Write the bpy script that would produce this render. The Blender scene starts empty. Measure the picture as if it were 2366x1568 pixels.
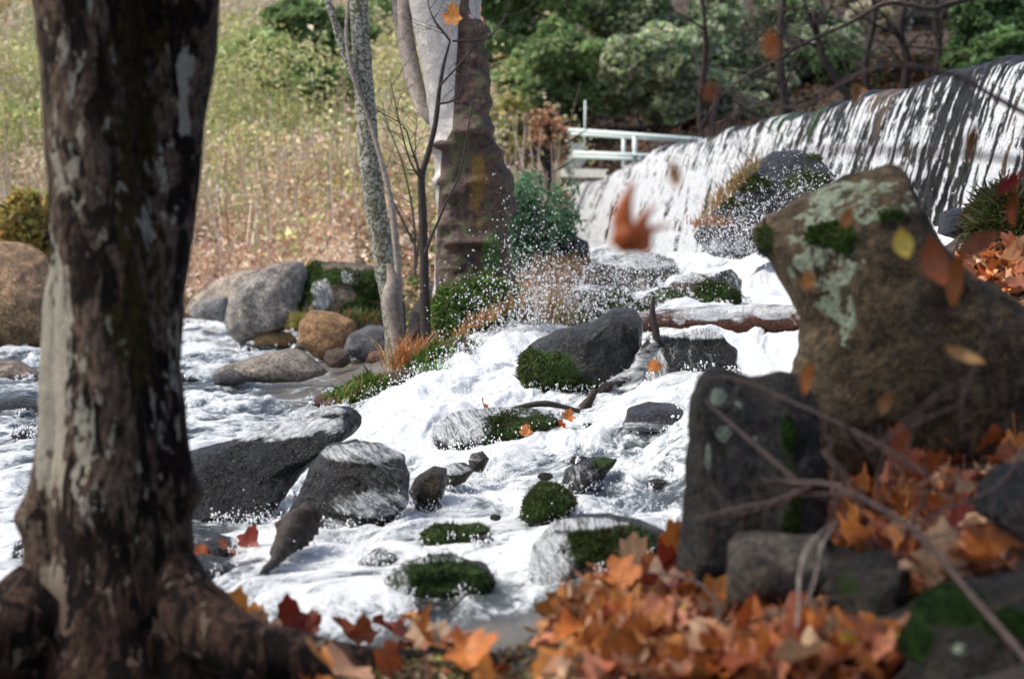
import bpy, bmesh, math
import numpy as np
from mathutils import Vector

# ------------------------------------------------------------------ camera, world, sun
sc = bpy.context.scene
EZ = 1.3                       # eye height over the river datum
F = 4745.0                     # focal length in 2366-wide picture units
CX, CY = 1183.0, 784.0
PITCH = math.atan(224.0 / F)
cam_d = bpy.data.cameras.new('camera')
cam = bpy.data.objects.new('camera', cam_d)
sc.collection.objects.link(cam)
cam.location = (0, 0, EZ)
cam.rotation_euler = (math.pi / 2 - PITCH, 0, 0)
cam_d.sensor_width = 36
cam_d.lens = 18 / (CX / F)
cam_d.clip_start = 0.05
cam_d.clip_end = 600
cam_d.dof.use_dof = True
cam_d.dof.focus_distance = 12.0
cam_d.dof.aperture_fstop = 2.6
sc.camera = cam

SUN_EL, SUN_AZ = math.radians(56), math.radians(-90)      # azimuth from +Y towards +X
world = bpy.data.worlds.new('World')
sc.world = world
world.use_nodes = True
wn = world.node_tree
wn.nodes.clear()
sky = wn.nodes.new('ShaderNodeTexSky')
sky.sky_type = 'NISHITA'
sky.sun_disc = False
sky.sun_elevation = SUN_EL
sky.sun_rotation = SUN_AZ
sky.air_density = 0.65
sky.dust_density = 4.5
sky.ozone_density = 1.0
bg = wn.nodes.new('ShaderNodeBackground')
bg.inputs['Strength'].default_value = 0.145
wo = wn.nodes.new('ShaderNodeOutputWorld')
wn.links.new(sky.outputs[0], bg.inputs[0])
wn.links.new(bg.outputs[0], wo.inputs[0])
sun_d = bpy.data.lights.new('sun', 'SUN')
sun_d.energy = 1.3
sun_d.angle = math.radians(14)
sun_d.color = (1.0, 0.94, 0.85)
sun = bpy.data.objects.new('sun', sun_d)
sc.collection.objects.link(sun)
sdir = Vector((math.sin(SUN_AZ) * math.cos(SUN_EL), math.cos(SUN_AZ) * math.cos(SUN_EL), math.sin(SUN_EL)))
sun.rotation_euler = sdir.to_track_quat('Z', 'Y').to_euler()
sc.view_settings.view_transform = 'Standard'
sc.view_settings.look = 'None'
sc.view_settings.exposure = 0.95
sc.view_settings.gamma = 1.0
sc.render.engine = 'CYCLES'
sc.cycles.max_bounces = 6
sc.cycles.transparent_max_bounces = 6
sc.cycles.use_denoising = True

# ------------------------------------------------------------------ maths helpers
cp, sp = math.cos(PITCH), math.sin(PITCH)
def P(px, py, d):
    """world point seen at picture position (px,py), d metres along the optical axis"""
    px, py, d = np.broadcast_arrays(np.asarray(px, float), np.asarray(py, float), np.asarray(d, float))
    a = (px - CX) / F * d
    b = (CY - py) / F * d
    return np.stack([a, d * cp + b * sp, EZ - d * sp + b * cp], -1)
def proj(V):
    y = V[..., 1]; z = V[..., 2] - EZ
    d = y * cp - z * sp
    b = y * sp + z * cp
    return CX + F * V[..., 0] / d, CY - F * b / d, d

def _h(ix, iy, iz, seed):
    n = (ix * 374761393 + iy * 668265263 + iz * 2147483647 + seed * 1274126177) & 0xffffffff
    n = ((n ^ (n >> 13)) * 1274126177) & 0xffffffff
    n = (n ^ (n >> 16)) & 0xffffffff
    n = (n * 2246822519) & 0xffffffff
    return ((n ^ (n >> 15)) & 0xffffff) / float(0xffffff)
def vn(p, seed=0):
    p = np.asarray(p, float)
    i = np.floor(p).astype(np.int64); f = p - i
    u = f * f * (3 - 2 * f)
    r = 0
    for a in (0, 1):
        wa = u[..., 0] if a else 1 - u[..., 0]
        for b in (0, 1):
            wb = u[..., 1] if b else 1 - u[..., 1]
            for c in (0, 1):
                wc = u[..., 2] if c else 1 - u[..., 2]
                r = r + wa * wb * wc * _h(i[..., 0] + a, i[..., 1] + b, i[..., 2] + c, seed)
    return r
def fbm(p, octv=4, seed=0, gain=.5):
    r = 0; a = 1; t = 0; p = np.asarray(p, float)
    for k in range(octv):
        r = r + a * vn(p, seed + k * 17); t += a
        a *= gain; p = p * 2.03 + 11.7
    return r / t
def ridge(p, octv=4, seed=0, gain=.5):
    r = 0; a = 1; t = 0; p = np.asarray(p, float)
    for k in range(octv):
        r = r + a * (1 - np.abs(2 * vn(p, seed + k * 13) - 1)); t += a
        a *= gain; p = p * 2.07 + 5.3
    return r / t
def sst(a, b, x):
    t = np.clip((x - a) / (b - a), 0, 1)
    return t * t * (3 - 2 * t)
def mix(a, b, t):
    return a + (b - a) * t
class TPS:
    def __init__(s, pts, lam=1e-3):
        s.c = np.array([[p[0] / 1000., math.log(p[1])] for p in pts]); z = np.array([p[2] for p in pts], float)
        n = len(pts)
        K = s.U(np.linalg.norm(s.c[:, None] - s.c[None], axis=-1)) + lam * np.eye(n)
        Pm = np.hstack([np.ones((n, 1)), s.c])
        A = np.zeros((n + 3, n + 3)); A[:n, :n] = K; A[:n, n:] = Pm; A[n:, :n] = Pm.T
        s.w = np.linalg.solve(A, np.hstack([z, np.zeros(3)])); s.n = n
    @staticmethod
    def U(r):
        return np.where(r > 1e-9, r * r * np.log(np.maximum(r, 1e-9)), 0)
    def __call__(s, px, d):
        q = np.stack([np.asarray(px, float) / 1000., np.log(np.asarray(d, float))], -1)
        sh = q.shape[:-1]; q = q.reshape(-1, 2)
        out = s.w[s.n] + q @ s.w[s.n + 1:]
        for k in range(s.n):
            out = out + s.w[k] * s.U(np.hypot(q[:, 0] - s.c[k, 0], q[:, 1] - s.c[k, 1]))
        return out.reshape(sh)
def zof(px, py, d):
    return float(P(px, py, d)[2])
rng = np.random.RandomState(11)

# ------------------------------------------------------------------ object helpers
COL = sc.collection
def mesh_data(name, V, Fa, attrs=None, smooth=True, mat=None):
    V = np.asarray(V, np.float32); me = bpy.data.meshes.new(name)
    if not isinstance(Fa, (list, tuple)): Fa = [Fa]
    Fa = [np.asarray(f, np.int32) for f in Fa if len(f)]
    me.vertices.add(len(V)); me.vertices.foreach_set('co', V.ravel())
    tot = np.concatenate([np.full(len(f), f.shape[1], np.int32) for f in Fa])
    idx = np.concatenate([f.ravel() for f in Fa])
    st = np.concatenate([[0], np.cumsum(tot)[:-1]]).astype(np.int32)
    me.loops.add(len(idx)); me.loops.foreach_set('vertex_index', idx)
    me.polygons.add(len(tot)); me.polygons.foreach_set('loop_start', st)
    me.polygons.foreach_set('use_smooth', np.full(len(tot), smooth, bool))
    if attrs:
        for k, a in attrs.items():
            a = np.asarray(a, np.float32)
            if a.ndim == 1: a = np.stack([a, a, a, np.ones_like(a)], -1)
            if a.shape[1] == 3: a = np.hstack([a, np.ones((len(a), 1), np.float32)])
            at = me.attributes.new(k, 'FLOAT_COLOR', 'POINT'); at.data.foreach_set('color', a.ravel())
    me.update(); me.validate()
    if mat: me.materials.append(mat)
    return me
def link(name, me, parent=None, loc=(0, 0, 0)):
    o = bpy.data.objects.new(name, me); COL.objects.link(o)
    o.location = loc
    if parent: o.parent = parent
    return o
def tag(o, label=None, cat=None, group=None, kind=None):
    if label: o['label'] = label
    if cat: o['category'] = cat
    if group: o['group'] = group
    if kind: o['kind'] = kind
    return o
def empty(name, loc, label, cat, group=None):
    o = bpy.data.objects.new(name, None); COL.objects.link(o); o.location = loc
    o.empty_display_size = .1
    return tag(o, label, cat, group)
def mobj(name, V, Fa, mat, parent=None, base=None, **k):
    """mesh object built from world coordinates, with its origin at base"""
    V = np.asarray(V, float)
    if base is None:
        base = (0, 0, 0) if parent is None else tuple(parent.location)
    me = mesh_data(name, V - np.array(base), Fa, mat=mat, **k)
    return link(name, me, parent, (0, 0, 0) if parent is not None else base)
def foot(V):
    V = np.asarray(V); return (float(V[:, 0].mean()), float(V[:, 1].mean()), float(V[:, 2].min()))
_ico = {}
def ico(n):
    if n not in _ico:
        bm = bmesh.new(); bmesh.ops.create_icosphere(bm, subdivisions=n, radius=1)
        _ico[n] = (np.array([v.co[:] for v in bm.verts]), np.array([[v.index for v in f.verts] for f in bm.faces]))
        bm.free()
    return _ico[n]
def join(parts):
    Vs, Fs, o = [], [], 0
    for V, Fq in parts:
        Vs.append(V); Fs.append(Fq + o); o += len(V)
    return np.concatenate(Vs), np.concatenate(Fs)
def smooth_path(pts, n):
    pts = np.asarray(pts, float); m = len(pts)
    if m == 2:
        t = np.linspace(0, 1, n)[:, None]; return pts[0] * (1 - t) + pts[1] * t
    t = np.linspace(0, m - 1 - 1e-6, n); i = t.astype(int); f = (t - i)[:, None]
    e = np.vstack([2 * pts[0] - pts[1], pts, 2 * pts[-1] - pts[-2]])
    a, b, c, d = e[i], e[i + 1], e[i + 2], e[i + 3]
    return .5 * (2 * b + (c - a) * f + (2 * a - 5 * b + 4 * c - d) * f ** 2 + (3 * b - a - 3 * c + d) * f ** 3)
def tube(pts, rad, n=None, sides=10, rough=0., freq=6., seed=0):
    """tapered tube through world points; returns quads"""
    n = n or max(4, len(pts) * 6)
    q = np.hstack([np.asarray(pts, float), np.asarray(rad, float)[:, None] if np.ndim(rad) else np.full((len(pts), 1), rad)])
    q = smooth_path(q, n); c = q[:, :3]; r = np.maximum(q[:, 3], 1e-4)
    T = np.gradient(c, axis=0); T /= np.linalg.norm(T, axis=1)[:, None] + 1e-9
    up = np.array([0, 1., 0]) if abs(T[:, 1]).mean() < .8 else np.array([1., 0, 0])
    A = np.cross(T, up); A /= np.linalg.norm(A, axis=1)[:, None] + 1e-9
    B = np.cross(T, A)
    th = np.linspace(0, 2 * np.pi, sides, endpoint=False)
    D = A[:, None] * np.cos(th)[None, :, None] + B[:, None] * np.sin(th)[None, :, None]
    R = np.repeat(r[:, None], sides, 1)
    if rough:
        s = c[:, None] + D * R[..., None]
        R = R * (1 + rough * (fbm(s * freq, 3, seed) - .5) * 2)
    V = (c[:, None] + D * R[..., None]).reshape(-1, 3)
    i = np.arange(n - 1)[:, None] * sides; j = np.arange(sides)[None]
    j2 = (j + 1) % sides
    Q = np.stack([i + j, i + j2, i + sides + j2, i + sides + j], -1).reshape(-1, 4)
    V = np.vstack([V, c[:1], c[-1:]]); k = len(V) - 2; jj = np.arange(sides); l = (n - 1) * sides
    C1 = np.stack([np.full(sides, k), (jj + 1) % sides, jj, jj], -1)
    C1 = np.stack([np.full(sides, k), (jj + 1) % sides, jj], -1)
    C2 = np.stack([np.full(sides, k + 1), l + jj, l + (jj + 1) % sides], -1)
    T1 = np.vstack([Q[:, [0, 1, 2]], Q[:, [0, 2, 3]], C1, C2])
    return V, T1

# ------------------------------------------------------------------ materials
class G:
    def __init__(s, name):
        s.m = bpy.data.materials.new(name); s.m.use_nodes = True; s.t = s.m.node_tree; s.t.nodes.clear()
        s.out = s.t.nodes.new('ShaderNodeOutputMaterial')
    def n(s, ty, ins=None, **props):
        nd = s.t.nodes.new(ty)
        for k, v in props.items(): setattr(nd, k, v)
        for k, v in (ins or {}).items(): s.set(nd.inputs[k], v)
        return nd
    def set(s, sock, v):
        if sock.name == 'Subsurface Radius': sock.default_value = v; return
        if isinstance(v, bpy.types.NodeSocket): s.t.links.new(v, sock)
        elif isinstance(v, (tuple, list)) and len(v) == 3 and sock.type == 'RGBA': sock.default_value = (*v, 1)
        else: sock.default_value = v
    def noise(s, vec, scale, detail=5, rough=.55, dist=0.):
        return s.n('ShaderNodeTexNoise', {'Vector': vec, 'Scale': scale, 'Detail': detail, 'Roughness': rough, 'Distortion': dist}).outputs[0]
    def vor(s, vec, scale, feature='F1'):
        return s.n('ShaderNodeTexVoronoi', {'Vector': vec, 'Scale': scale}, feature=feature)
    def math(s, op, a, b=0., c=0., clamp=False):
        nd = s.n('ShaderNodeMath', operation=op, use_clamp=clamp); s.set(nd.inputs[0], a); s.set(nd.inputs[1], b)
        s.set(nd.inputs[2], c); return nd.outputs[0]
    def mapr(s, v, a, b, c=0., d=1.):
        nd = s.n('ShaderNodeMapRange', {'Value': v, 'From Min': a, 'From Max': b, 'To Min': c, 'To Max': d}); nd.interpolation_type = 'SMOOTHSTEP'
        return nd.outputs[0]
    def mix(s, f, a, b, blend='MIX'):
        nd = s.n('ShaderNodeMix', data_type='RGBA', blend_type=blend); s.set(nd.inputs['Factor'], f)
        s.set(nd.inputs['A'], a) if False else None
        s.set([i for i in nd.inputs if i.name == 'A' and i.type == 'RGBA'][0], a)
        s.set([i for i in nd.inputs if i.name == 'B' and i.type == 'RGBA'][0], b)
        return [o for o in nd.outputs if o.type == 'RGBA'][0]
    def attr(s, name):
        return s.n('ShaderNodeAttribute', attribute_name=name)
    def sep(s, c):
        return s.n('ShaderNodeSeparateColor', {'Color': c}).outputs
    def geo(s): return s.n('ShaderNodeNewGeometry').outputs['Position']
    def scale(s, vec, sx, sy, sz):
        return s.n('ShaderNodeMapping', {'Vector': vec, 'Scale': (sx, sy, sz)}).outputs[0]
    def bump(s, h, strength=.5, dist=.02):
        return s.n('ShaderNodeBump', {'Height': h, 'Strength': strength, 'Distance': dist}).outputs[0]
    def pbr(s, col, rough=.8, bump=None, **k):
        ins = {'Base Color': col, 'Roughness': rough}
        if bump is not None: ins['Normal'] = bump
        ins.update(k); p = s.n('ShaderNodeBsdfPrincipled', ins)
        return p.outputs[0]
    def finish(s, sh):
        s.t.links.new(sh, s.out.inputs[0]); return s.m

def m_rock(name, wet):
    g = G(name); pos = g.geo(); oc = g.n('ShaderNodeObjectInfo').outputs['Color']
    n1 = g.noise(pos, 5, 6, .6); n2 = g.noise(pos, 38, 5, .65); n3 = g.noise(pos, 150, 3, .6)
    col = g.mix(g.mapr(n1, .35, .62), g.mix(1, oc, (.5, .47, .46), 'MULTIPLY'), g.mix(1, oc, (1.15, 1.12, 1.1), 'MULTIPLY'))
    col = g.mix(g.mapr(n2, .4, .62), g.mix(1, col, (.62, .6, .6), 'MULTIPLY'), g.mix(1, col, (1.5, 1.4, 1.25), 'MULTIPLY'))
    col = g.mix(g.mapr(n3, .52, .75, 0, .45), col, (.32, .31, .29) if not wet else (.1, .1, .1))
    col = g.mix(g.mapr(g.noise(pos, 14, 5, .75), .53, .68, 0, .7), col, (.03, .022, .014)); col = col if wet else g.mix(g.mapr(g.noise(pos, 7, 5, .7, .6), .55, .68, 0, .55), col, g.mix(1, col, (1.9, 1.8, 1.5), 'MULTIPLY'))
    col = g.mix(1, col, (.33, .39, .41), 'MULTIPLY') if wet else g.mix(1, col, (.85, .85, .85), 'MULTIPLY')
    a = g.sep(g.attr('mask').outputs['Color'])
    lv = g.vor(pos, 26); ln = g.noise(pos, 60, 4, .7)
    lich = g.mapr(g.math('ADD', a[2], g.math('ADD', g.math('MULTIPLY', g.math('SUBTRACT', g.noise(pos, 17, 6, .72), .5), 3.2), g.math('MULTIPLY', lv.outputs['Distance'], -.3))), .5, .66)
    col = g.mix(lich, col, g.mix(g.mapr(ln, .3, .7), (.22, .27, .18), (.42, .5, .37)))
    ms = g.mapr(g.math('ADD', a[0], g.math('MULTIPLY', g.math('SUBTRACT', g.noise(pos, 45, 4, .7), .5), .7)), .35, .6)
    mcol = g.mix(g.mapr(g.noise(pos, 70, 4, .7), .3, .7), (.006, .018, .003), (.045, .1, .012))
    col = g.mix(ms, col, mcol)
    fv = g.attr('flow').outputs['Vector']; fn = g.noise(g.scale(fv, .14, 1, 1), .55, 8, .74, .9); fn2 = g.noise(g.scale(fv, .25, 1, 1), 2.2, 6, .72, .8)
    fm = g.mapr(g.math('ADD', g.math('MULTIPLY', a[1], .62), g.math('ADD', g.math('MULTIPLY', g.math('SUBTRACT', fn, .5), 1.5), g.math('MULTIPLY', g.math('SUBTRACT', fn2, .5), .7))), .34, .72)
    fm = g.math('MULTIPLY', fm, g.mapr(a[1], .05, .3))
    col = g.mix(fm, col, g.mix(g.mapr(fn2, .4, .62), (.42, .47, .49), (.74, .765, .765)))
    hb = g.math('ADD', g.math('MULTIPLY', g.math('ABSOLUTE', g.math('SUBTRACT', g.noise(pos, 11, 5, .65, 1.), .5)), 1.3), g.math('MULTIPLY', n1, .5)); hb = g.math('ADD', hb, g.math('ADD', g.math('MULTIPLY', n2, .5), g.math('MULTIPLY', n3, .22)))
    if wet: col = g.mix(g.mapr(g.noise(pos, 190, 2, .5), .66, .72, 0, .8), col, (.5, .54, .56))  # pale specks: glints painted into the colour, along with droplets and foam flecks
    bmp = g.bump(hb, .95, .06)
    rg = g.mapr(n2, .35, .6, .1, .55) if wet else g.mapr(n2, .3, .7, .6, .9)
    rg = g.mix(ms, rg, (.9, .9, .9)); rg = g.mix(fm, rg, (.4, .4, .4))
    return g.finish(g.pbr(col, rg, bmp, **{'Specular IOR Level': .24 if wet else .12}))
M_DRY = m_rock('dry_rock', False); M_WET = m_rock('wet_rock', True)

def m_leaf(name, attr=True, trans=.3, rough=.55):
    g = G(name); pos = g.geo()
    c = g.attr('col').outputs['Color'] if attr else g.n('ShaderNodeObjectInfo').outputs['Color']
    c = g.mix(g.mapr(g.noise(pos, 40, 4, .6), .35, .7), g.mix(1, c, (.72, .66, .6), 'MULTIPLY'), c)
    if not attr:
        v = g.sep(g.attr('vein').outputs['Color'])
        c = g.mix(g.math('MULTIPLY', v[0], .35), c, g.mix(1, c, (1.5, 1.5, 1.3), 'MULTIPLY'))
        c = g.mix(g.mapr(g.noise(pos, 22, 5, .75), .6, .72, 0, .75), c, (.07, .03, .015))
    d = g.pbr(c, rough, **{'Specular IOR Level': .35})
    tr = g.n('ShaderNodeBsdfTranslucent', {'Color': c}).outputs[0]
    mx = g.n('ShaderNodeMixShader'); g.set(mx.inputs[0], trans); g.set(mx.inputs[1], d); g.set(mx.inputs[2], tr)
    return g.finish(mx.outputs[0])
M_FOL = m_leaf("foliage", True, .45, .6)
M_SCRUB = m_leaf('dry_scrub', True, .15, .8)
M_LEAF = m_leaf('fallen_leaf', False, .22, .5)
M_LITTER = m_leaf('litter', True, .12, .7)

def m_simple(name, col, rough=.7, nscale=20, var=.5, bstr=.3, stretch=(1, 1, 1), dark=(.5, .5, .5)):
    g = G(name); pos = g.scale(g.geo(), *stretch); n = g.noise(pos, nscale, 6, .6)
    c = g.mix(g.mapr(n, .5 - var / 2, .5 + var / 2), g.mix(1, (*col,), (*dark,), 'MULTIPLY'), (*col,))
    return g.finish(g.pbr(c, rough, g.bump(n, bstr, .02)))

def m_water():
    g = G('river_water'); pos = g.geo(); fl = g.attr('flow').outputs['Vector']
    fo = g.sep(g.attr('foam').outputs['Color'])
    n0 = g.noise(g.scale(fl, 1, .4, 1), 3.2, 5, .6, .8)
    n1 = g.noise(g.scale(fl, 1, .35, 1), 10, 6, .62, .9); n2 = g.noise(g.scale(fl, 1, .45, 1), 36, 6, .7, .6); n3 = g.noise(pos, 150, 4, .7)
    k = g.math('ADD', fo[0], g.math('ADD', g.math('MULTIPLY', g.math('SUBTRACT', n1, .5), .9), g.math('MULTIPLY', g.math('SUBTRACT', n2, .5), 1.0)))
    fm = g.mapr(k, .3, .8)
    t = g.math('ADD', g.math('MULTIPLY', n0, .3), g.math('ADD', g.math('MULTIPLY', n1, .3), g.math('MULTIPLY', n2, .48)))
    t = g.math('ADD', t, g.math('MULTIPLY', g.math('SUBTRACT', fo[0], .8), .22))
    foamc = g.mix(g.mapr(t, .42, .54), (.18, .22, .23), (.56, .605, .61)); foamc = g.mix(g.mapr(t, .52, .66), foamc, (.76, .8, .81))
    deep = g.mix(fo[1], g.mix(g.mapr(n1, .4, .65), (.02, .03, .035), (.085, .105, .11)), (.2, .17, .13))
    bmp = g.bump(g.math('ADD', g.math('MULTIPLY', n1, .8), g.math('ADD', g.math('MULTIPLY', n2, .5), g.math('MULTIPLY', n3, .06))), .5, .06)
    water = g.pbr(deep, .12, bmp, IOR=1.33)
    foam = g.pbr(foamc, .35, bmp, **{'Specular IOR Level': .4, 'Subsurface Weight': .6, 'Subsurface Radius': (1., 1., 1.), 'Subsurface Scale': .035})
    mx = g.n('ShaderNodeMixShader'); g.set(mx.inputs[0], fm); g.set(mx.inputs[1], water); g.set(mx.inputs[2], foam)
    return g.finish(mx.outputs[0])
M_WATER = m_water()
def m_curtain():
    g = G('falling_water'); pos = g.geo()
    fo = g.sep(g.attr('foam').outputs['Color'])
    n2 = g.noise(g.scale(pos, 1, 1, .35), 26, 6, .75); n3 = g.noise(pos, 70, 4, .7)
    k = g.math('ADD', fo[0], g.math('ADD', g.math('MULTIPLY', g.math('SUBTRACT', n2, .5), .9), g.math('MULTIPLY', g.math('SUBTRACT', n3, .5), .5)))
    fm = g.mapr(k, .45, .63)
    deep = g.mix(g.mapr(g.noise(pos, 6, 5, .7), .35, .65), (.006, .007, .008), (.03, .032, .03))
    deep = g.mix(fo[1], deep, (.1, .075, .05)); deep = g.mix(fo[2], deep, (.02, .06, .012))
    bmp = g.bump(g.math('ADD', n2, g.math('MULTIPLY', n3, .5)), .7, .05)
    a = g.pbr(deep, .3, bmp, **{'Specular IOR Level': .07}); b = g.pbr(g.mix(g.mapr(n3, .35, .6), (.34, .39, .42), (.68, .71, .72)), .5, bmp)
    mx = g.n('ShaderNodeMixShader'); g.set(mx.inputs[0], fm); g.set(mx.inputs[1], a); g.set(mx.inputs[2], b)
    return g.finish(mx.outputs[0])
M_CURT = m_curtain()
M_DROP = (lambda g: g.finish(g.pbr((.88, .9, .92), .25)))(G('water_drop'))

def m_ground(name, a, b, c, sc_=3.):
    g = G(name); pos = g.geo(); n1 = g.noise(pos, sc_, 6, .65); n2 = g.noise(pos, sc_ * 8, 6, .7); n3 = g.noise(pos, sc_ * 30, 4, .7)
    col = g.mix(g.mapr(n1, .35, .65), a, b); col = g.mix(g.mapr(n2, .45, .68), col, c)
    return g.finish(g.pbr(col, .85, g.bump(g.math('ADD', n2, g.math('MULTIPLY', n3, .5)), .8, .05)))
M_SOIL = m_ground('bank_soil', (.02, .012, .009), (.05, .036, .027), (.09, .08, .07), 4.)
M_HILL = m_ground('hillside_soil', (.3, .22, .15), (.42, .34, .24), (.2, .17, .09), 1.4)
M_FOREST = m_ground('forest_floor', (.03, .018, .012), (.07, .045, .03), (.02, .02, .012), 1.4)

def m_sycamore_fg():
    g = G('mottled_bark'); pos = g.geo(); a = g.sep(g.attr('mask').outputs['Color'])
    st = g.scale(pos, 1, 1, .36)
    n1 = g.noise(st, 24, 4, .55, .6); n2 = g.noise(g.scale(pos, 1, 1, .5), 60, 5, .65, .3); n3 = g.noise(pos, 160, 4, .7)
    n4 = g.noise(st, 15, 4, .6, .9); n5 = g.noise(g.scale(pos, 1, 1, .3), 5, 3, .5)
    dark = g.mix(g.mapr(n2, .4, .65), (.003, .002, .0015), (.018, .01, .006))
    mid = g.mix(g.mapr(n2, .35, .65), (.035, .023, .015), (.15, .108, .08))
    olive = g.mix(g.mapr(n2, .4, .6), (.018, .014, .003), (.05, .036, .01))
    pale = g.mix(g.mapr(n3, .35, .65), (.2, .19, .155), (.38, .36, .28))
    c = g.mix(g.mapr(g.math('ADD', n4, g.math('MULTIPLY', g.math('SUBTRACT', n5, .5), .5)), .46, .54), mid, dark)
    c = g.mix(g.mapr(g.math('ADD', n1, g.math('MULTIPLY', a[1], .22)), .6, .68), c, olive)
    c = g.mix(g.mapr(g.math('ADD', g.math('ADD', g.math('MULTIPLY', n1, .75), g.math('MULTIPLY', n2, .25)), g.math('MULTIPLY', a[0], .27)), .585, .63), c, pale)
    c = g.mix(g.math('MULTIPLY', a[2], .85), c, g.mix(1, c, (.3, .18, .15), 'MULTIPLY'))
    h = g.math('ADD', g.math('MULTIPLY', n4, -.8), g.math('ADD', g.math('MULTIPLY', n2, .5), g.math('MULTIPLY', n3, .3)))
    return g.finish(g.pbr(c, .85, g.bump(h, .8, .03), **{'Specular IOR Level': .15}))
M_BARK = m_sycamore_fg()
def m_pale_bark():
    g = G('peeling_bark'); pos = g.geo(); a = g.sep(g.attr('mask').outputs['Color'])
    n1 = g.noise(g.scale(pos, 1, 1, .6), 12, 5, .6); n2 = g.noise(pos, 45, 5, .7); n3 = g.noise(g.scale(pos, 1, 1, 1.15), 16, 6, .75, .6)
    pale = g.mix(g.mapr(n2, .3, .7), (.33, .31, .3), (.47, .45, .42))
    pale = g.mix(g.mapr(n1, .58, .64), pale, (.62, .6, .5))
    br = g.mix(g.mapr(n3, .38, .6), (.015, .007, .004), (.085, .042, .028)); br = g.mix(g.mapr(n1, .52, .6), br, (.055, .06, .02))
    br = g.mix(g.mapr(n2, .62, .7), br, (.2, .13, .12))
    br = g.mix(g.mapr(a[1], .3, .7), br, g.mix(g.mapr(n2, .4, .6), (.1, .05, .006), (.17, .1, .01)))
    c = g.mix(g.mapr(g.math('ADD', a[0], g.math('MULTIPLY', g.math('SUBTRACT', n1, .5), .35)), .45, .55), pale, br)
    mo = g.mapr(g.math('ADD', a[2], g.math('MULTIPLY', g.math('SUBTRACT', n2, .5), .8)), .4, .6)
    c = g.mix(mo, c, g.mix(g.mapr(n2, .4, .6), (.015, .04, .005), (.07, .15, .015)))
    return g.finish(g.pbr(c, .6, g.bump(g.math('ADD', n3, n2), .5, .03)))
M_PEEL = m_pale_bark()
def m_lichen_bark():
    g = G('lichen_bark'); pos = g.geo()
    n1 = g.noise(pos, 34, 5, .7); n2 = g.noise(pos, 10, 4, .6); n3 = g.noise(pos, 80, 3, .7)
    c = g.mix(g.mapr(n1, .47, .53), g.mix(g.mapr(n3, .4, .6), (.05, .042, .025), (.11, .1, .05)), g.mix(g.mapr(n3, .4, .6), (.26, .28, .24), (.42, .44, .38)))
    c = g.mix(g.mapr(n2, .55, .62, 0, .7), c, (.09, .085, .025))
    return g.finish(g.pbr(c, .85, g.bump(n1, .6, .02)))
M_LICH = m_lichen_bark()
M_TWIG = m_simple('dark_twig', (.022, .013, .01), .7, 40, .4, .4)
M_GREYTWIG = m_simple('grey_twig', (.1, .068, .058), .75, 40, .4, .4)
M_PALESTEM = m_simple('pale_stem', (.36, .31, .26), .8, 25, .4, .3)
M_LOG = m_simple('wet_log_wood', (.1, .045, .025), .3, 25, .5, .5, (.4, 1, 1))
M_DWOOD = m_simple('driftwood', (.02, .011, .007), .75, 30, .5, .7, (1, 1, .4))
M_RAIL = m_simple('painted_rail', (.72, .84, .8), .4, 30, .6, .05, dark=(.9, .92, .92))
M_CONC = m_simple('pale_concrete', (.62, .66, .63), .8, 8, .5, .2, dark=(.75, .75, .74))
M_WALL = m_simple('wet_weir_wall', (.05, .05, .045), .3, 9, .5, .8)
M_DARKTRUNK = m_simple('dark_trunk', (.035, .025, .02), .9, 18, .5, .5, (1, 1, .3))

# ------------------------------------------------------------------ water surface
wp = []
for px in (-900, -300, 0, 300, 480):
    for d in (7, 8.5, 12, 17, 25, 36): wp.append((px, d, EZ - 1.25))
for px, d in ((800, 18), (800, 26), (900, 36), (640, 11.5), (700, 14), (1000, 30)): wp.append((px, d, EZ - 1.25))
for px, py, d in ((600, 1400, 7.0), (900, 1430, 6.8), (1200, 1440, 6.6), (1000, 1270, 8.2), (780, 1260, 8.4), (1200, 1190, 9.2), (1400, 1190, 8.8), (1560, 1190, 8.8),
                  (1200, 1080, 10.6), (1500, 1050, 10.4), (1560, 930, 12), (1380, 960, 12), (1100, 900, 13.2), (960, 970, 12.3), (1180, 790, 16), (1200, 740, 17), (860, 960, 13),
                  (1780, 860, 13.4), (1780, 780, 15), (1760, 690, 18), (1760, 620, 21), (1500, 740, 15.6), (1400, 772, 18), (1300, 690, 25), (1450, 650, 27), (1420, 1320, 7.2),
                  (1540, 1290, 7.2), (1650, 1000, 10), (1330, 1130, 9.8), (1290, 785, 16.6), (1620, 715, 17)):
    wp.append((px, d, zof(px, py, d)))
for px, d, z in ((2300, 15, .0), (2000, 20, .05), (2700, 13, .1), (1700, 38, .05), (1300, 46, .0), (2000, 12, -.6), (2600, 9, -.9), (1500, 5, -1.3), (600, 5, -1.4), (2300, 7, -1.2), (1200, 50, -.1), (2100, 40, .1)):
    wp.append((px, d, EZ + z))
WT = TPS(wp, 2e-3)
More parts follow.
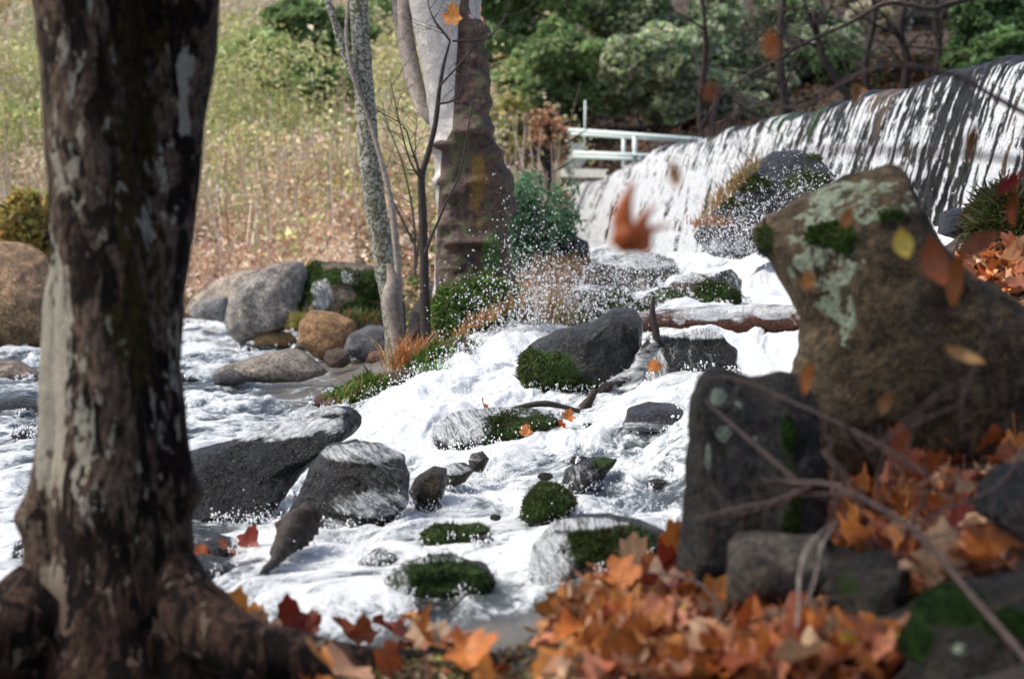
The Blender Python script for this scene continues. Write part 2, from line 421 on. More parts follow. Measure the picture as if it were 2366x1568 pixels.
fo_pts = [  # px, py, foam level, silt
    (1180, 800, 1, 0), (1100, 860, 1.1, 0), (1000, 930, 1.1, 0), (900, 970, 1.1, 0), (1060, 980, 1.0, 0), (1200, 880, 1, 0), (700, 1180, 1, 0), (640, 1240, .95, 0),
    (560, 1370, .72, 0), (700, 1330, .85, 0), (780, 1280, .86, 0), (860, 1370, .75, 0), (800, 1420, .42, 0), (1000, 1430, .4, 0), (1120, 1400, .5, 0), (1200, 1390, .6, 0), (1050, 1280, .8, 0), (1100, 1330, .8, 0),
    (1180, 1290, .78, 0), (1130, 1110, .92, 0), (1050, 1180, .86, 0), (1200, 1050, .8, 0), (1350, 990, .74, 0), (1440, 930, .85, 0), (1560, 920, 1, 0), (1560, 1010, .66, 0), (1350, 1080, .42, 0), (1440, 1090, .58, 0),
    (1300, 1060, .66, 0), (1520, 1100, .6, 0), (1550, 1150, .5, 0), (1400, 1190, .86, 0), (1540, 1200, .9, 0), (1560, 1290, .7, 0), (1440, 1350, .5, .3), (1240, 1440, .12, .6), (1130, 1460, .12, .8), (1000, 1460, .2, .7), (1330, 1370, .3, .3),
    (1780, 640, 1.2, 0), (1750, 800, 1.2, 0), (1780, 850, 1.1, 0), (1600, 740, .8, 0), (1650, 620, .75, 0), (1500, 620, .45, 0), (1400, 600, .5, 0), (1350, 680, .3, .5), (1270, 720, .4, .5), (1230, 640, .4, .5), (1500, 690, .4, .3), (1340, 550, 1.0, 0), (1600, 560, .95, 0),
    (2000, 600, .9, 0), (2200, 500, .95, 0),
    (450, 760, 0.68, 0), (600, 800, 0.58, 0), (480, 830, 0.58, 0), (680, 905, .3, .5), (800, 880, .22, .7), (880, 850, .25, .6), (450, 900, 0.40, 0), (600, 930, 0.44, 0), (760, 935, .45, .2), (500, 970, 0.56, 0), (650, 970, 0.58, 0), (500, 720, .9, 0),
    (30, 820, .42, 0), (30, 860, 0.40, 0), (30, 930, .35, 0), (40, 960, .4, 0), (30, 1000, 0.40, 0), (30, 1060, 0.50, 0), (20, 1140, .85, 0), (20, 1230, 0.60, 0), (20, 1320, .9, 0), (-300, 1000, .5, 0), (-300, 800, .5, 0), (490, 1290, .25, 0), (520, 1330, .3, 0), (470, 1260, .4, 0)]
fo_a = np.array(fo_pts)
def foam_at(px, py):
    num = 0; den = 0; n2 = 0
    for x, y, f, s in fo_a:
        w = 1 / ((px - x) ** 2 + ((py - y) * 1.6) ** 2 + 300.) ** 1.6
        num = num + w * f; n2 = n2 + w * s; den = den + w
    return num / den, n2 / den
def water_base(px, d):
    z = WT(px, d)
    return np.maximum(z, EZ - 1.27 - .25 * sst(1300, 1500, px) * 0)
WG = {}
def water_actual(x, y):
    d = np.maximum(y / cp, 5.3); px = CX + F * x / d
    i = np.clip(np.searchsorted(WG['c'], px), 0, len(WG['c']) - 1); j = np.clip(np.searchsorted(WG['l'], np.log(d)), 0, len(WG['l']) - 1)
    return WG['z'][j, i], WG['f'][j, i]
EDGE = []
def build_water():
    c = np.unique(np.concatenate([np.linspace(-1600, -40, 60), np.linspace(-40, 2420, 860), np.linspace(2420, 3600, 40)]))
    dd = np.exp(np.linspace(math.log(5.2), math.log(56), 900))
    PX, D = np.meshgrid(c, dd)
    Z = water_base(PX, D)
    X = (PX - CX) / F * D; Y = D * cp + (Z - EZ) * 0
    V = np.stack([X, Y, Z], -1)
    sx, sy, _ = proj(V)
    fo, silt = foam_at(sx, sy)
    wx_ = fbm(np.stack([X * .9, Y * .7, Z * 0], -1), 2, 12) - .5
    al = X * -.38 + Y * -.92 + wx_ * .9; ac = X * .92 + Y * -.38 + (fbm(np.stack([X * 1.3 + 9, Y * 1.1, Z * 0], -1), 2, 14) - .5) * .7
    q = np.stack([ac * 1.15, al * .5, Z * 0], -1)
    big = fbm(q * 2.3, 3, 3) - .5
    med = ridge(q * 6.5, 4, 9) - .5
    fin = ridge(q * 21, 4, 31, .6) - .5
    tur = np.clip(fo, 0, 1)
    lump = np.abs(fbm(q * 4.2 + 9, 3, 63) - .5) * 2 - .2
    near = np.clip(D / 12, .6, 2.2)
    dz = (.05 + .16 * tur) * big + (.012 + .05 * tur) * med + (.002 + .009 * tur ** 1.5) * fin + .09 * tur * lump
    spike = 0
    stand = .035 * np.sin(Y * 5.2 + X * 1.4 + 6 * fbm(q * 1.1, 2, 77)) * (1 - .5 * tur)
    calm = 1 - .8 * np.clip(silt * 1.2, 0, 1)
    V[..., 2] += (dz + spike + stand * .6) * calm * np.clip(near, .6, 1.4)
    V[..., 0] += (fbm(q * 9 + 40, 3, 5) - .5) * .10 * tur
    fa = fo * 1.15 - .2 + (big * .9 + med * .9) * (1 - .5 * np.clip(fo - .5, 0, .6) / .6)
    r, cc = PX.shape
    WG['c'] = c; WG['l'] = np.log(dd); WG['z'] = V[..., 2].copy(); WG['f'] = fa.copy()
    idx = np.arange(r * cc).reshape(r, cc)
    Q = np.stack([idx[:-1, :-1], idx[:-1, 1:], idx[1:, 1:], idx[1:, :-1]], -1).reshape(-1, 4)
    o = mobj('river_water', V.reshape(-1, 3), Q, M_WATER, attrs={'foam': np.stack([fa, silt, fa * 0], -1).reshape(-1, 3), 'flow': np.stack([ac, al, Z], -1).reshape(-1, 3)})
    tag(o, kind='structure')
build_water()
def water_z(px, d): return float(water_base(np.array([px]), np.array([d]))[0])

# ------------------------------------------------------------------ terrain
WX0, WY0, WSL = 1.30, 49.0, -.1086            # weir line  x = WX0 + WSL*(y-WY0)
def weir_x(y): return WX0 + WSL * (y - WY0)
hp = []
for px in (-1500, -600): hp += [(px, 28, -1.5), (px, 32, -.7), (px, 42, 1.2), (px, 60, 5), (px, 90, 13), (px, 150, 30)]
for px, l in ((0, [(27, -1.6), (31, -.9), (38, .3), (50, 2.6), (75, 8.6), (150, 32)]),
              (450, [(32, -1.55), (34.5, -.9), (38, -.3), (50, 2.4), (75, 8.6), (150, 32)]),
              (800, [(26, -1.55), (28.5, -.8), (36, .3), (50, 2.5), (75, 8.6)]),
              (1000, [(19.5, -1.5), (22, -.95), (28, -.35), (36, .4), (50, 2.3), (75, 8.6), (150, 32)]),
              (1230, [(20, -1.3), (23, -.75), (30, -.4), (44, .6), (50, 1.2), (57, 2.2), (75, 8)]),
              (1450, [(25, -1.2), (44, 1.2), (55, 2.4), (75, 8.), (150, 32)]),
              (1800, [(28, 1.0), (45, 1.7), (55, 3), (80, 11), (150, 34)]),
              (2300, [(18, .8), (30, 1.6), (45, 2.6), (58, 5), (80, 12), (150, 34)]),
              (3200, [(14, .8), (30, 2), (45, 4), (58, 7), (80, 14), (150, 34)])):
    hp += [(px, d, z) for d, z in l]
HT = TPS([(a, b, c + EZ) for a, b, c in hp], 5e-3)
def hill_z(px, d):
    z = HT(px, d); x = (px - CX) / F * d; wx = weir_x(d)
    s = x - wx
    on = d < 50
    z = np.where(on & (s > .15), np.maximum(z, EZ + 1.32), z)
    return np.where(on & (s <= .15) & (s > -9) & (px > 1290), np.minimum(z, EZ - 1.3), z)
def hill_xyz(px, d):
    z = hill_z(px, d); return np.stack([(px - CX) / F * d, d * cp + 0 * z, z], -1)
c = np.linspace(-1500, 3400, 420); dd = np.exp(np.linspace(math.log(17), math.log(150), 260))
PX, D = np.meshgrid(c, dd); V = hill_xyz(PX, D)
V[..., 2] += (fbm(V * .8, 4, 5) - .5) * .35 * sst(24, 34, D) * np.where((D < 50) & (V[..., 0] > weir_x(D) - 1.5) & (PX > 1250), .2, 1)
r, cc = PX.shape; idx = np.arange(r * cc).reshape(r, cc)
Q = np.stack([idx[:-1, :-1], idx[:-1, 1:], idx[1:, 1:], idx[1:, :-1]], -1).reshape(-1, 4)
px_c = PX[:-1, :-1].ravel()
lm = (px_c < 1290)
def sub(V, Q):
    u, inv = np.unique(Q.ravel(), return_inverse=True); return V.reshape(-1, 3)[u], inv.reshape(Q.shape)
v_, q_ = sub(V, Q[lm]); tag(mobj('hillside', v_, q_, M_HILL), kind='structure')
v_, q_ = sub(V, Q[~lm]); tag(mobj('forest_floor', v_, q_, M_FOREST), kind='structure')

bp = [(px, d, z) for px, py, d in ((-400, 1650, 5.9), (0, 1610, 5.9), (0, 1400, 6.6), (450, 1620, 5.7), (480, 1450, 6.3), (720, 1480, 6.2), (1000, 1495, 6.1), (1200, 1505, 6.0), (1350, 1400, 6.4), (1480, 1340, 6.6), (1560, 1380, 6.2), (1600, 1500, 5.2), (1200, 1590, 5.4), (700, 1640, 5.5), (1900, 1500, 5.0),
        (2366, 1568, 4.2), (1900, 1400, 5.5), (2100, 1200, 6), (2366, 1050, 6.3), (2200, 1100, 6.4), (1950, 1080, 6.9), (2300, 700, 9.0), (2300, 500, 13), (2366, 620, 9.5), (2150, 600, 11)) for z in [zof(px, py, d) - EZ]]
bp += [(0, 7.4, -1.7), (480, 7.2, -1.6), (900, 7.2, -1.65), (1200, 7.2, -1.6), (1450, 7.6, -1.6), (1560, 7.4, -1.4), (1560, 9, -1.6), (1700, 10, -1.5), (900, 10, -2), (0, 10, -2), (1400, 14, -1.9), (1750, 13, -1.5), (1900, 17, -1.0), (2200, 16, -.1), (-400, 8, -1.8), (2900, 6, -.4), (2900, 12, .9), (-900, 6, -1.2),
       (1900, 9, -1.0), (0, 3, -1.15), (1200, 3, -1.1), (2400, 3, -.85), (3200, 3, -.6), (600, 16, -2.2)]
BT = TPS([(a, b, c + EZ) for a, b, c in bp], 3e-3)
def bank_z(x, y):
    d = np.maximum(y, 3.0); px = np.clip(CX + F * x / d, -1800, 3600)
    return BT(px, d)
xs = np.linspace(-5, 9, 330); ys = np.concatenate([np.linspace(-5, 3, 20)[:-1], np.linspace(3, 17, 400)])
X, Y = np.meshgrid(xs, ys); Z = bank_z(X, Y)
q3 = np.stack([X, Y, Z * 0], -1)
Z = Z + (fbm(q3 * 5, 4, 8) - .5) * .07
V = np.stack([X, Y, Z], -1).reshape(-1, 3); r, cc = X.shape; idx = np.arange(r * cc).reshape(r, cc)
Q = np.stack([idx[:-1, :-1], idx[:-1, 1:], idx[1:, 1:], idx[1:, :-1]], -1).reshape(-1, 4)
tag(mobj('river_bank', V, Q, M_SOIL), kind='structure')
xs = np.linspace(-60, 60, 60); ys = np.linspace(-60, 160, 60); X, Y = np.meshgrid(xs, ys); Z = np.full_like(X, EZ - 2.3) + (fbm(np.stack([X, Y, X * 0], -1), 2, 4) - .5) * .2
V = np.stack([X, Y, Z], -1).reshape(-1, 3); r, cc = X.shape; idx = np.arange(r * cc).reshape(r, cc)
Q = np.stack([idx[:-1, :-1], idx[:-1, 1:], idx[1:, 1:], idx[1:, :-1]], -1).reshape(-1, 4)
tag(mobj('river_bed', V, Q, M_SOIL), kind='structure')

# ------------------------------------------------------------------ weir and curtain
def build_weir():
    ys = 1 / np.linspace(1 / 50.2, 1 / 12.0, 1100)
    H = 1.65; zt = EZ + H; zb = EZ - .35
    n = 170; s = np.linspace(0, 1, n)
    Y, S = np.meshgrid(ys, s, indexing='ij')
    nx, ny = -1 / math.hypot(1, WSL), WSL / math.hypot(1, WSL)     # downstream normal
    ny = nx * (-WSL) * -1 if False else 0.108
    # profile: flat lip for the first 12 %, then curve over and fall outward
    t = np.clip((S - .12) / .88, 0, 1)
    out = np.where(S < .12, -1.0 + S / .12 * 1.0, .08 * sst(0, .05, t) + .62 * t ** .8)
    down = np.where(S < .12, 0.0, t ** 1.12 * (zt - zb))
    crest = (fbm(np.stack([Y * 1.1, Y * 0, Y * 0], -1), 4, 21) - .5) * .22 + (fbm(np.stack([Y * 5, Y * 0, Y * 0], -1), 2, 2) - .5) * .07 - .3 * sst(35.5, 43, Y)
    qs = np.stack([Y * 2.6 + t * .4, t * .55, Y * 0], -1)
    st1 = fbm(qs, 3, 41); st2 = ridge(np.stack([Y * 9 + .6 * t + fbm(np.stack([Y * 3, t * 3, Y * 0], -1), 2, 7) * .8, t * 1.5, Y * 0], -1), 4, 43, .65); st3 = fbm(np.stack([Y * 22 + t * 2, t * 11, Y * 0], -1), 4, 47, .65)
    fars = sst(20, 34, Y)
    level = mix(.2, .5, fars) + .18 * t
    foam = level + (st1 - .5) * 1.15 * (1 - .5 * fars) + (st2 - .5) * 1.0 + (st3 - .5) * 1.9
    foam = foam * sst(.08, .2, S) + .25 * (1 - sst(.08, .2, S))
    disp = .10 * (st1 - .5) + .09 * (st2 - .5) * (.4 + t) + .035 * (st3 - .5)
    out = out + disp * sst(.08, .25, S)
    X = weir_x(Y) + nx * out
    YY = Y + ny * out * 0
    Z = zt + crest * (1 - .75 * t) - down + .03 * (st2 - .5)
    V = np.stack([X, YY, Z], -1)
    br = sst(.62, .75, fbm(np.stack([Y * 1.7, t * 1.5, Y * 0], -1), 3, 91)); gr = sst(.66, .72, fbm(np.stack([Y * 1.9 + 30, t * .6, Y * 0], -1), 3, 95))
    a, b = S.shape; idx = np.arange(a * b).reshape(a, b)
    Q = np.stack([idx[:-1, :-1], idx[:-1, 1:], idx[1:, 1:], idx[1:, :-1]], -1).reshape(-1, 4)
    tag(mobj('waterfall', V.reshape(-1, 3), Q, M_CURT, attrs={'foam': np.stack([foam, br, gr], -1).reshape(-1, 3)}), kind='structure')
    # the masonry wall the water runs over
    yy = np.linspace(50.0, 12, 90); prof = [(-1.3, H - .45), (.0, H - .45), (.1, H - .55), (.42, .3), (.55, -.6), (-1.3, -.6)]
    Vw = np.array([[weir_x(y) + nx * o - (.12 if 0 < k < 5 else 0) * nx, y, EZ + z] for y in yy for k, (o, z) in enumerate(prof)])
    m = len(prof); i = np.arange(len(yy) - 1)[:, None] * m; j = np.arange(m)[None]; j2 = (j + 1) % m
    Qw = np.stack([i + j, i + j2, i + m + j2, i + m + j], -1).reshape(-1, 4)
    w = mobj('weir_wall', Vw, [Qw, np.array([list(range(m)), [(len(yy) - 1) * m + k for k in range(m)][::-1]])], M_WALL, base=(3, 30, EZ - .6), smooth=False)
    tag(w, 'long wet stone weir with water pouring over its crest', 'weir')
build_weir()

# ------------------------------------------------------------------ generic leaf scatter
def leaf_quads(C, size, cols, up_bias=0., N=None, elong=1.6):
    """diamond leaves at points C"""
    n = len(C); a = rng.normal(size=(n, 3)); a[:, 2] += up_bias; a /= np.linalg.norm(a, axis=1)[:, None]
    b = rng.normal(size=(n, 3)); u = np.cross(a, b); u /= np.linalg.norm(u, axis=1)[:, None]; w = np.cross(a, u)
    s = (size * np.exp(rng.normal(0, .25, n)))[:, None]
    bend = a * s * .25
    V = np.stack([C - u * s * elong / 2, C + w * s / 2 + bend, C + u * s * elong / 2, C - w * s / 2 + bend], 1).reshape(-1, 3)
    Q = np.arange(4 * n).reshape(n, 4)
    return V, Q, np.repeat(cols, 4, 0)
def pal(cols, n, var=.25):
    cols = np.array(cols); c = cols[rng.randint(0, len(cols), n)]
    return c * np.exp(rng.normal(0, var, (n, 1))) * np.exp(rng.normal(0, .06, (n, 3)))
def crown_pts(c, rad, n, lobes=14, lobe_r=.42, seed=0):
    rs = np.random.RandomState(seed)
    dirs = rs.normal(size=(lobes, 3)); dirs /= np.linalg.norm(dirs, axis=1)[:, None]
    ctr = dirs * rs.uniform(.35, .85, (lobes, 1)); lr = lobe_r * rs.uniform(.6, 1.25, lobes)
    k = rs.choice(lobes, n, p=lr ** 2 / (lr ** 2).sum())
    v = rs.normal(size=(n, 3)); v /= np.linalg.norm(v, axis=1)[:, None]
    rr = rs.uniform(.45, 1.0, n) ** .5
    p = ctr[k] + v * (lr[k] * rr)[:, None]
    p += (np.stack([vn(p * 5, 1), vn(p * 5, 2), vn(p * 5, 3)], -1) - .5) * .28
    return np.array(c) + p * np.array(rad), k
def tree(name, label, cat, c, rad, n, leaf, cols, seed, trunk_r=.1, base_z=None, group=None, lobes=14, lobe_r=.42, gap=0., stems=1, tm=None, elong=1.6):
    c = np.array(c, float)
    if base_z is None: base_z = c[2] - rad[2]
    root = empty(name, (c[0], c[1], base_z), label, cat, group)
    p, k = crown_pts(c, rad, n, lobes, lobe_r, seed)
    if gap:
        keep = fbm((p + seed) * (1.6 / max(rad)) * 2.2, 2, seed) > gap; p = p[keep]; k = k[keep]
    cl = 1.7 * pal(cols, len(p)) * np.random.RandomState(seed + 5).uniform(.7, 1.3, lobes)[k][:, None]
    V, Q, cc = leaf_quads(p, leaf, cl, .4, elong=elong)
    mobj('crown', V, Q, M_FOL, root, attrs={'col': cc}, smooth=False)
    rs = np.random.RandomState(seed + 9); parts = []
    for s in range(stems):
        off = rs.normal(0, .15, 2) * (stems > 1) * rad[0]
        b = np.array([c[0] + off[0] * .4, c[1] + off[1] * .4, base_z - .15])
        top = c + np.array([off[0], off[1], rad[2] * .2])
        parts.append(tube([b, b * .5 + top * .5 + rs.normal(0, .06, 3) * rad[0], top], [trunk_r, trunk_r * .75, trunk_r * .3], 12, 8, .15, 8, seed))
        for j in range(7):
            t = rs.uniform(.35, .95); a = b * (1 - t) + top * t; dv = rs.normal(size=3) * np.array(rad) * .7; dv[2] = abs(dv[2]) * .8
            parts.append(tube([a, a + dv * .5 + rs.normal(0, .05, 3), a + dv], [trunk_r * .4, trunk_r * .25, trunk_r * .08], 7, 5, 0))
    Vt, Ft = join(parts); mobj('trunk', Vt, Ft, tm or M_DARKTRUNK, root)
    return root

GREEN = [(.12, .19, .075), (.19, .28, .12), (.27, .36, .17), (.13, .2, .09)]
DGREEN = [(.035, .07, .028), (.06, .12, .045), (.09, .17, .06)]
GREYG = [(.22, .27, .19), (.34, .38, .28), (.18, .23, .15), (.42, .45, .35)]
YELG = [(.72, .74, .32), (.6, .68, .3), (.8, .76, .4), (.46, .55, .22), (.82, .77, .55)]
YELB = [(.3, .3, .09), (.24, .27, .08), (.36, .3, .12), (.2, .2, .07)]
def bgtree(px, py, rx, ry, d, cols, label, cat='tree', n=9000, leaf=.12, name='evergreen_oak', depth=None, **k):
    c = P(px, py, d); rr = rx / F * d; rz = ry / F * d
    bz = float(hill_z(np.array([px]), np.array([d]))[0]); bz = min(bz, c[2] - rz * .6)
    return tree(name, label, cat, c, (rr, depth or rr * .8, rz), n, leaf, cols, int(px * 7 + py * 3) % 9973, base_z=bz, trunk_r=.12, **k)

bgtree(1200, 60, 170, 130, 62, GREEN, 'bright green oak crown at top centre just right of the pale sycamore trunk', n=14000)
bgtree(1330, 190, 170, 120, 58, GREEN, 'bright green oak crown above the left end of the railing', n=16000)
bgtree(1480, 60, 150, 130, 63, GREYG[:3] + GREEN[:2], 'grey green tree top centre behind the railing', n=12000)
bgtree(1560, 170, 150, 110, 57, GREYG + GREEN[1:3], 'grey green oak overhanging the right part of the railing', n=14000)
bgtree(1690, 120, 130, 150, 60, GREYG[:3] + DGREEN[1:], 'dusty grey green tree right of the railing, before the dark wood', n=11000)
bgtree(1840, 80, 120, 120, 64, DGREEN + GREYG[:1], 'dark olive tree in the wood above the middle of the weir', n=9000)
bgtree(2040, 30, 150, 90, 66, [(.34, .34, .27), (.26, .27, .2), (.42, .4, .33)], 'pale silvery shrub crown high above the weir', n=12000, name='silvery_shrub', cat='shrub')
bgtree(2270, 60, 130, 110, 50, DGREEN + GREEN[:1], 'dark green tree at the top right corner above the weir', n=11000)
bgtree(1960, 170, 130, 70, 60, DGREEN, 'low dark bush under the silvery shrub behind the weir', n=5000, gap=.45, name='dark_bush', cat='shrub')
bgtree(1430, 330, 150, 75, 64, DGREEN, 'very dark bush in the hollow behind the railing', n=8000, name='dark_bush', cat='shrub')
bgtree(1650, 330, 140, 75, 62, DGREEN, 'very dark bush behind the right end of the railing', n=8000, name='dark_bush', cat='shrub')
bgtree(1820, 240, 130, 70, 62, [(.06, .045, .03), (.04, .03, .02), (.09, .05, .025)], 'brown leafless thicket behind the middle of the weir', n=5000, name='brown_thicket', cat='thicket', gap=.4)
bgtree(2120, 180, 150, 80, 58, [(.04, .03, .025), (.025, .035, .015), (.08, .045, .02)], 'dark brown thicket behind the right half of the weir', n=5000, name='brown_thicket', cat='thicket', gap=.4)
bgtree(1720, 230, 120, 80, 58, GREYG[:3] + GREEN[:1], 'grey green bush low behind the left half of the weir', n=9000, name='grey_green_bush', cat='shrub')
bgtree(1900, 150, 120, 90, 61, GREYG[:3] + DGREEN[2:], 'sage green tree in the wood under the silvery shrub', n=8000)
bgtree(2330, 150, 110, 80, 47, DGREEN[1:] + GREEN[:1], 'olive bush at the right picture edge just above the weir', n=7000, name='olive_bush', cat='shrub')
bgtree(1080, 40, 120, 120, 68, GREEN, 'distant green tree directly behind the sycamore top', n=7000)
bgtree(720, 90, 140, 90, 51, GREEN + DGREEN[2:], 'dark green oak on the hillside left of the lichen trunk', n=12000)
bgtree(620, 130, 105, 75, 49, GREEN, 'green bush at the left foot of the hillside oak', n=7000, name='green_bush', cat='shrub')
bgtree(760, 190, 90, 65, 47, GREEN + DGREEN[2:], 'small green bush below the hillside oak, beside the lichen trunk', n=5000, name='green_bush', cat='shrub')
bgtree(900, 70, 100, 110, 62, GREEN, 'green oak seen between the lichen trunk and the pale sycamore', n=9000)
bgtree(45, 320, 85, 110, 46, GREEN[:1] + DGREEN[1:] + GREYG[:1], 'dark green bush at the left picture edge above the yellow bush', n=9000, name='green_bush', cat='shrub')
bgtree(-20, 230, 80, 80, 52, GREYG[:3], 'grey green bush at the far left edge behind the dark green one', n=5000, name='grey_green_bush', cat='shrub')
bgtree(60, 490, 95, 90, 33, YELB + [(.35, .2, .07)], 'yellow green bush with brown twigs behind the big tan boulder', n=7000, leaf=.07, name='yellow_bush', cat='shrub', gap=.35, stems=4)
bgtree(40, 80, 110, 120, 66, [(.42, .26, .18), (.34, .24, .18), (.5, .3, .15), (.3, .26, .2)], 'leafless orange brown tree at the top left corner', n=6000, name='orange_brown_tree', leaf=.1, gap=.42, stems=2)
bgtree(1265, 320, 55, 70, 44, [(.3, .14, .1), (.42, .26, .16), (.14, .08, .05), (.4, .34, .2)], 'reddish brown leafy shrub in front of the railing end', n=900, leaf=.09, name='red_leaved_shrub', cat='shrub', gap=.3, stems=4)
bgtree(1190, 330, 70, 90, 46, YELB + GREEN[1:2] + [(.4, .38, .2)], 'yellow green shrub between the sycamore and the railing', n=3500, leaf=.09, name='yellow_shrub', cat='shrub', gap=.35, stems=3)
def feathery(px, py, d, h, label, n, seed, spread=.5):
    rs = np.random.RandomState(seed); b = P(px, py, d); root = empty('feathery_shrub', tuple(b), label, 'shrub')
    parts = []; C = []
    for i in range(n):
        a = rs.uniform(0, 6.28); r = spread * math.sqrt(rs.uniform()); t = b + np.array([r * math.cos(a) * 1.5, r * math.sin(a), h * rs.uniform(.6, 1.1)])
        s = b + np.array([r * .5 * math.cos(a) * 1.5, r * .5 * math.sin(a), 0]); parts.append(tube([s, (s + t) / 2 + rs.normal(0, .04, 3), t], [.008, .006, .002], 6, 4))
        k = 70; u = rs.uniform(.1, 1, k)[:, None]; C.append(s * (1 - u) + t * u + rs.normal(0, .05, (k, 3)))
    C = np.vstack(C); V, Q, cc = leaf_quads(C, .035, pal([(.1, .26, .12), (.16, .36, .2), (.07, .18, .09)], len(C)), .5, elong=3)
    mobj('foliage', V, Q, M_FOL, root, attrs={'col': cc}, smooth=False)
    V, Fa = join(parts); mobj('stems', V, Fa, M_PALESTEM, root)
feathery(1235, 640, 27, 1.25, 'feathery blue green shrub beside the left end of the waterfall', 60, 5, .42)
feathery(1180, 600, 31, 1.2, 'paler feathery green shrub just behind the sycamore base', 30, 6, .35)

# hillside scrub: uncountable mass of dry weeds, leaves and stalks
def build_scrub():
    n = 2000; px = rng.uniform(-500, 1330, n); d = np.exp(rng.uniform(math.log(33.5), math.log(92), n))
    ok = (px < 1000) | (d > 45 + 0 * px) | (px < 1200)
    px, d = px[ok], d[ok]; g = hill_xyz(px, d); sx, sy, _ = proj(g)
    Vs, Qs, Cs, o = [], [], [], 0
    zone = fbm(np.stack([g[:, 0] * .35, g[:, 1] * .25, g[:, 0] * 0], -1), 3, 61)
    C, K = [], []
    for i in range(len(px)):
        h = rng.uniform(.5, 1.7) * (.55 if sy[i] > 520 else 1); w = h * rng.uniform(.35, .7); m = 85 if d[i] < 60 else 45
        if sy[i] < 150 and px[i] < 800: m = 30
        pp = g[i] + rng.normal(size=(m, 3)) * np.array([w * .5, w * .5, h * .33]) + np.array([0, 0, h * .45])
        C.append(pp)
        v = zone[i] + rng.normal(0, .09) + (.10 if 150 < sx[i] - 0 and sx[i] > 600 else -.02); low = sst(430, 590, sy[i] + rng.normal(0, 50))
        if rng.rand() < low * .9: p_ = [(.72, .54, .4), (.8, .67, .53), (.56, .45, .36), (.82, .74, .62), (.7, .45, .28)]
        elif v > .56: p_ = YELG
        elif v > .5: p_ = YELG[:2] + [(.7, .6, .42), (.34, .44, .18)]
        elif v > .42: p_ = [(.8, .72, .58), (.68, .6, .48), (.7, .7, .42), (.84, .78, .66)]
        else: p_ = [(.8, .68, .56), (.68, .55, .45), (.84, .76, .66)]
        if sy[i] < 150 and px[i] < 700: p_ = [(.78, .7, .62), (.66, .58, .52), (.82, .76, .68)]
        K.append(pal(p_, m, .12) * math.exp(rng.normal(0, .12)))
    rb = np.random.RandomState(31)
    for i in range(170):
        bx = rb.uniform(-300, 1110); bd = math.exp(rb.uniform(math.log(37), math.log(85))); b0 = hill_xyz(np.array([bx]), np.array([bd]))[0]; bsx, bsy, _ = proj(b0)
        hh = rb.uniform(.55, 1.3) * (1.6 if bd > 46 else 1.0); ww = hh * rb.uniform(.9, 1.5)
        m = int(1000 * hh * hh) + 400; pp, kk_ = crown_pts(b0 + np.array([0, 0, hh * .55]), (ww, ww * .8, hh), m, 9, .5, i)
        if bsy > 500 + rb.normal(0, 30): p_ = [(.74, .62, .48), (.8, .7, .56), (.6, .48, .38), (.66, .62, .4)]
        elif bsy < 130 and bsx < 700: p_ = [(.74, .66, .58), (.6, .54, .46), (.8, .74, .64)]
        elif rb.rand() < .18: p_ = [(.82, .76, .62), (.7, .64, .52), (.76, .74, .5)]
        else: p_ = YELG + [(.4, .5, .24), (.7, .7, .44)]
        C.append(pp); K.append(pal([p_[rb.randint(len(p_))], p_[rb.randint(len(p_))]], m, .12) * rb.uniform(.8, 1.2, 9)[kk_][:, None])
    C = np.vstack(C); K = np.vstack(K)
    V, Q, cc = leaf_quads(C, .06, K, .3, elong=1.6)
    # stalks
    m = 1700; px = rng.uniform(-400, 1300, m); d = np.exp(rng.uniform(math.log(33.5), math.log(80), m)); g = hill_xyz(px, d)
    tp = g + np.stack([rng.normal(0, .22, m), rng.normal(0, .2, m), rng.uniform(.6, 2.2, m)], -1); w = np.array([.015, 0, 0])
    V2 = np.stack([g - w, g + w, tp + w * .4, tp - w * .4], 1).reshape(-1, 3); Q2 = np.arange(4 * m).reshape(m, 4) + len(V)
    c2 = np.repeat(pal([(.75, .67, .56), (.6, .5, .4), (.4, .3, .2)], m), 4, 0)
    # ground litter
    m = 36000; px = rng.uniform(-500, 1300, m); d = np.exp(rng.uniform(math.log(27), math.log(70), m)); g = hill_xyz(px, d) + np.stack([np.zeros(m), np.zeros(m), rng.uniform(.0, .22, m)], -1)
    V3, Q3, c3 = leaf_quads(g, .06, pal([(.7, .48, .33), (.66, .52, .4), (.8, .68, .55), (.5, .4, .33)], m), 1.2)
    m = 9000; px = rng.uniform(820, 1330, m); d = rng.uniform(20, 36, m); g = hill_xyz(px, d) + np.stack([np.zeros(m), np.zeros(m), rng.uniform(.0, .16, m)], -1)
    V4, Q4, c4 = leaf_quads(g, .06, pal([(.4, .26, .16), (.28, .2, .12), (.2, .24, .08), (.12, .2, .06), (.5, .38, .26), (.12, .08, .05)], m), .6, elong=2)
    Q3 = np.vstack([Q3, Q4 + len(V3)]); V3 = np.vstack([V3, V4]); c3 = np.vstack([c3, c4])
    o = mobj('hillside_scrub', np.vstack([V, V2, V3]), np.vstack([Q, Q2, Q3 + len(V) + len(V2)]), M_SCRUB, attrs={'col': np.vstack([cc, c2, c3])}, smooth=False)
    tag(o, 'dry yellow green weeds and stalks covering the far hillside', 'scrub', kind='stuff')
    m = 16000; px = rng.uniform(1300, 2700, m); d = np.exp(rng.uniform(math.log(40), math.log(75), m)); g = hill_xyz(px, d) + np.stack([np.zeros(m), np.zeros(m), rng.uniform(0, .3, m)], -1)
    g = g[g[:, 0] > weir_x(g[:, 1]) + .8]
    V3, Q3, c3 = leaf_quads(g, .1, pal([(.09, .045, .025), (.06, .038, .022), (.04, .03, .018), (.03, .04, .015), (.13, .065, .025)], len(g), .4), .8)
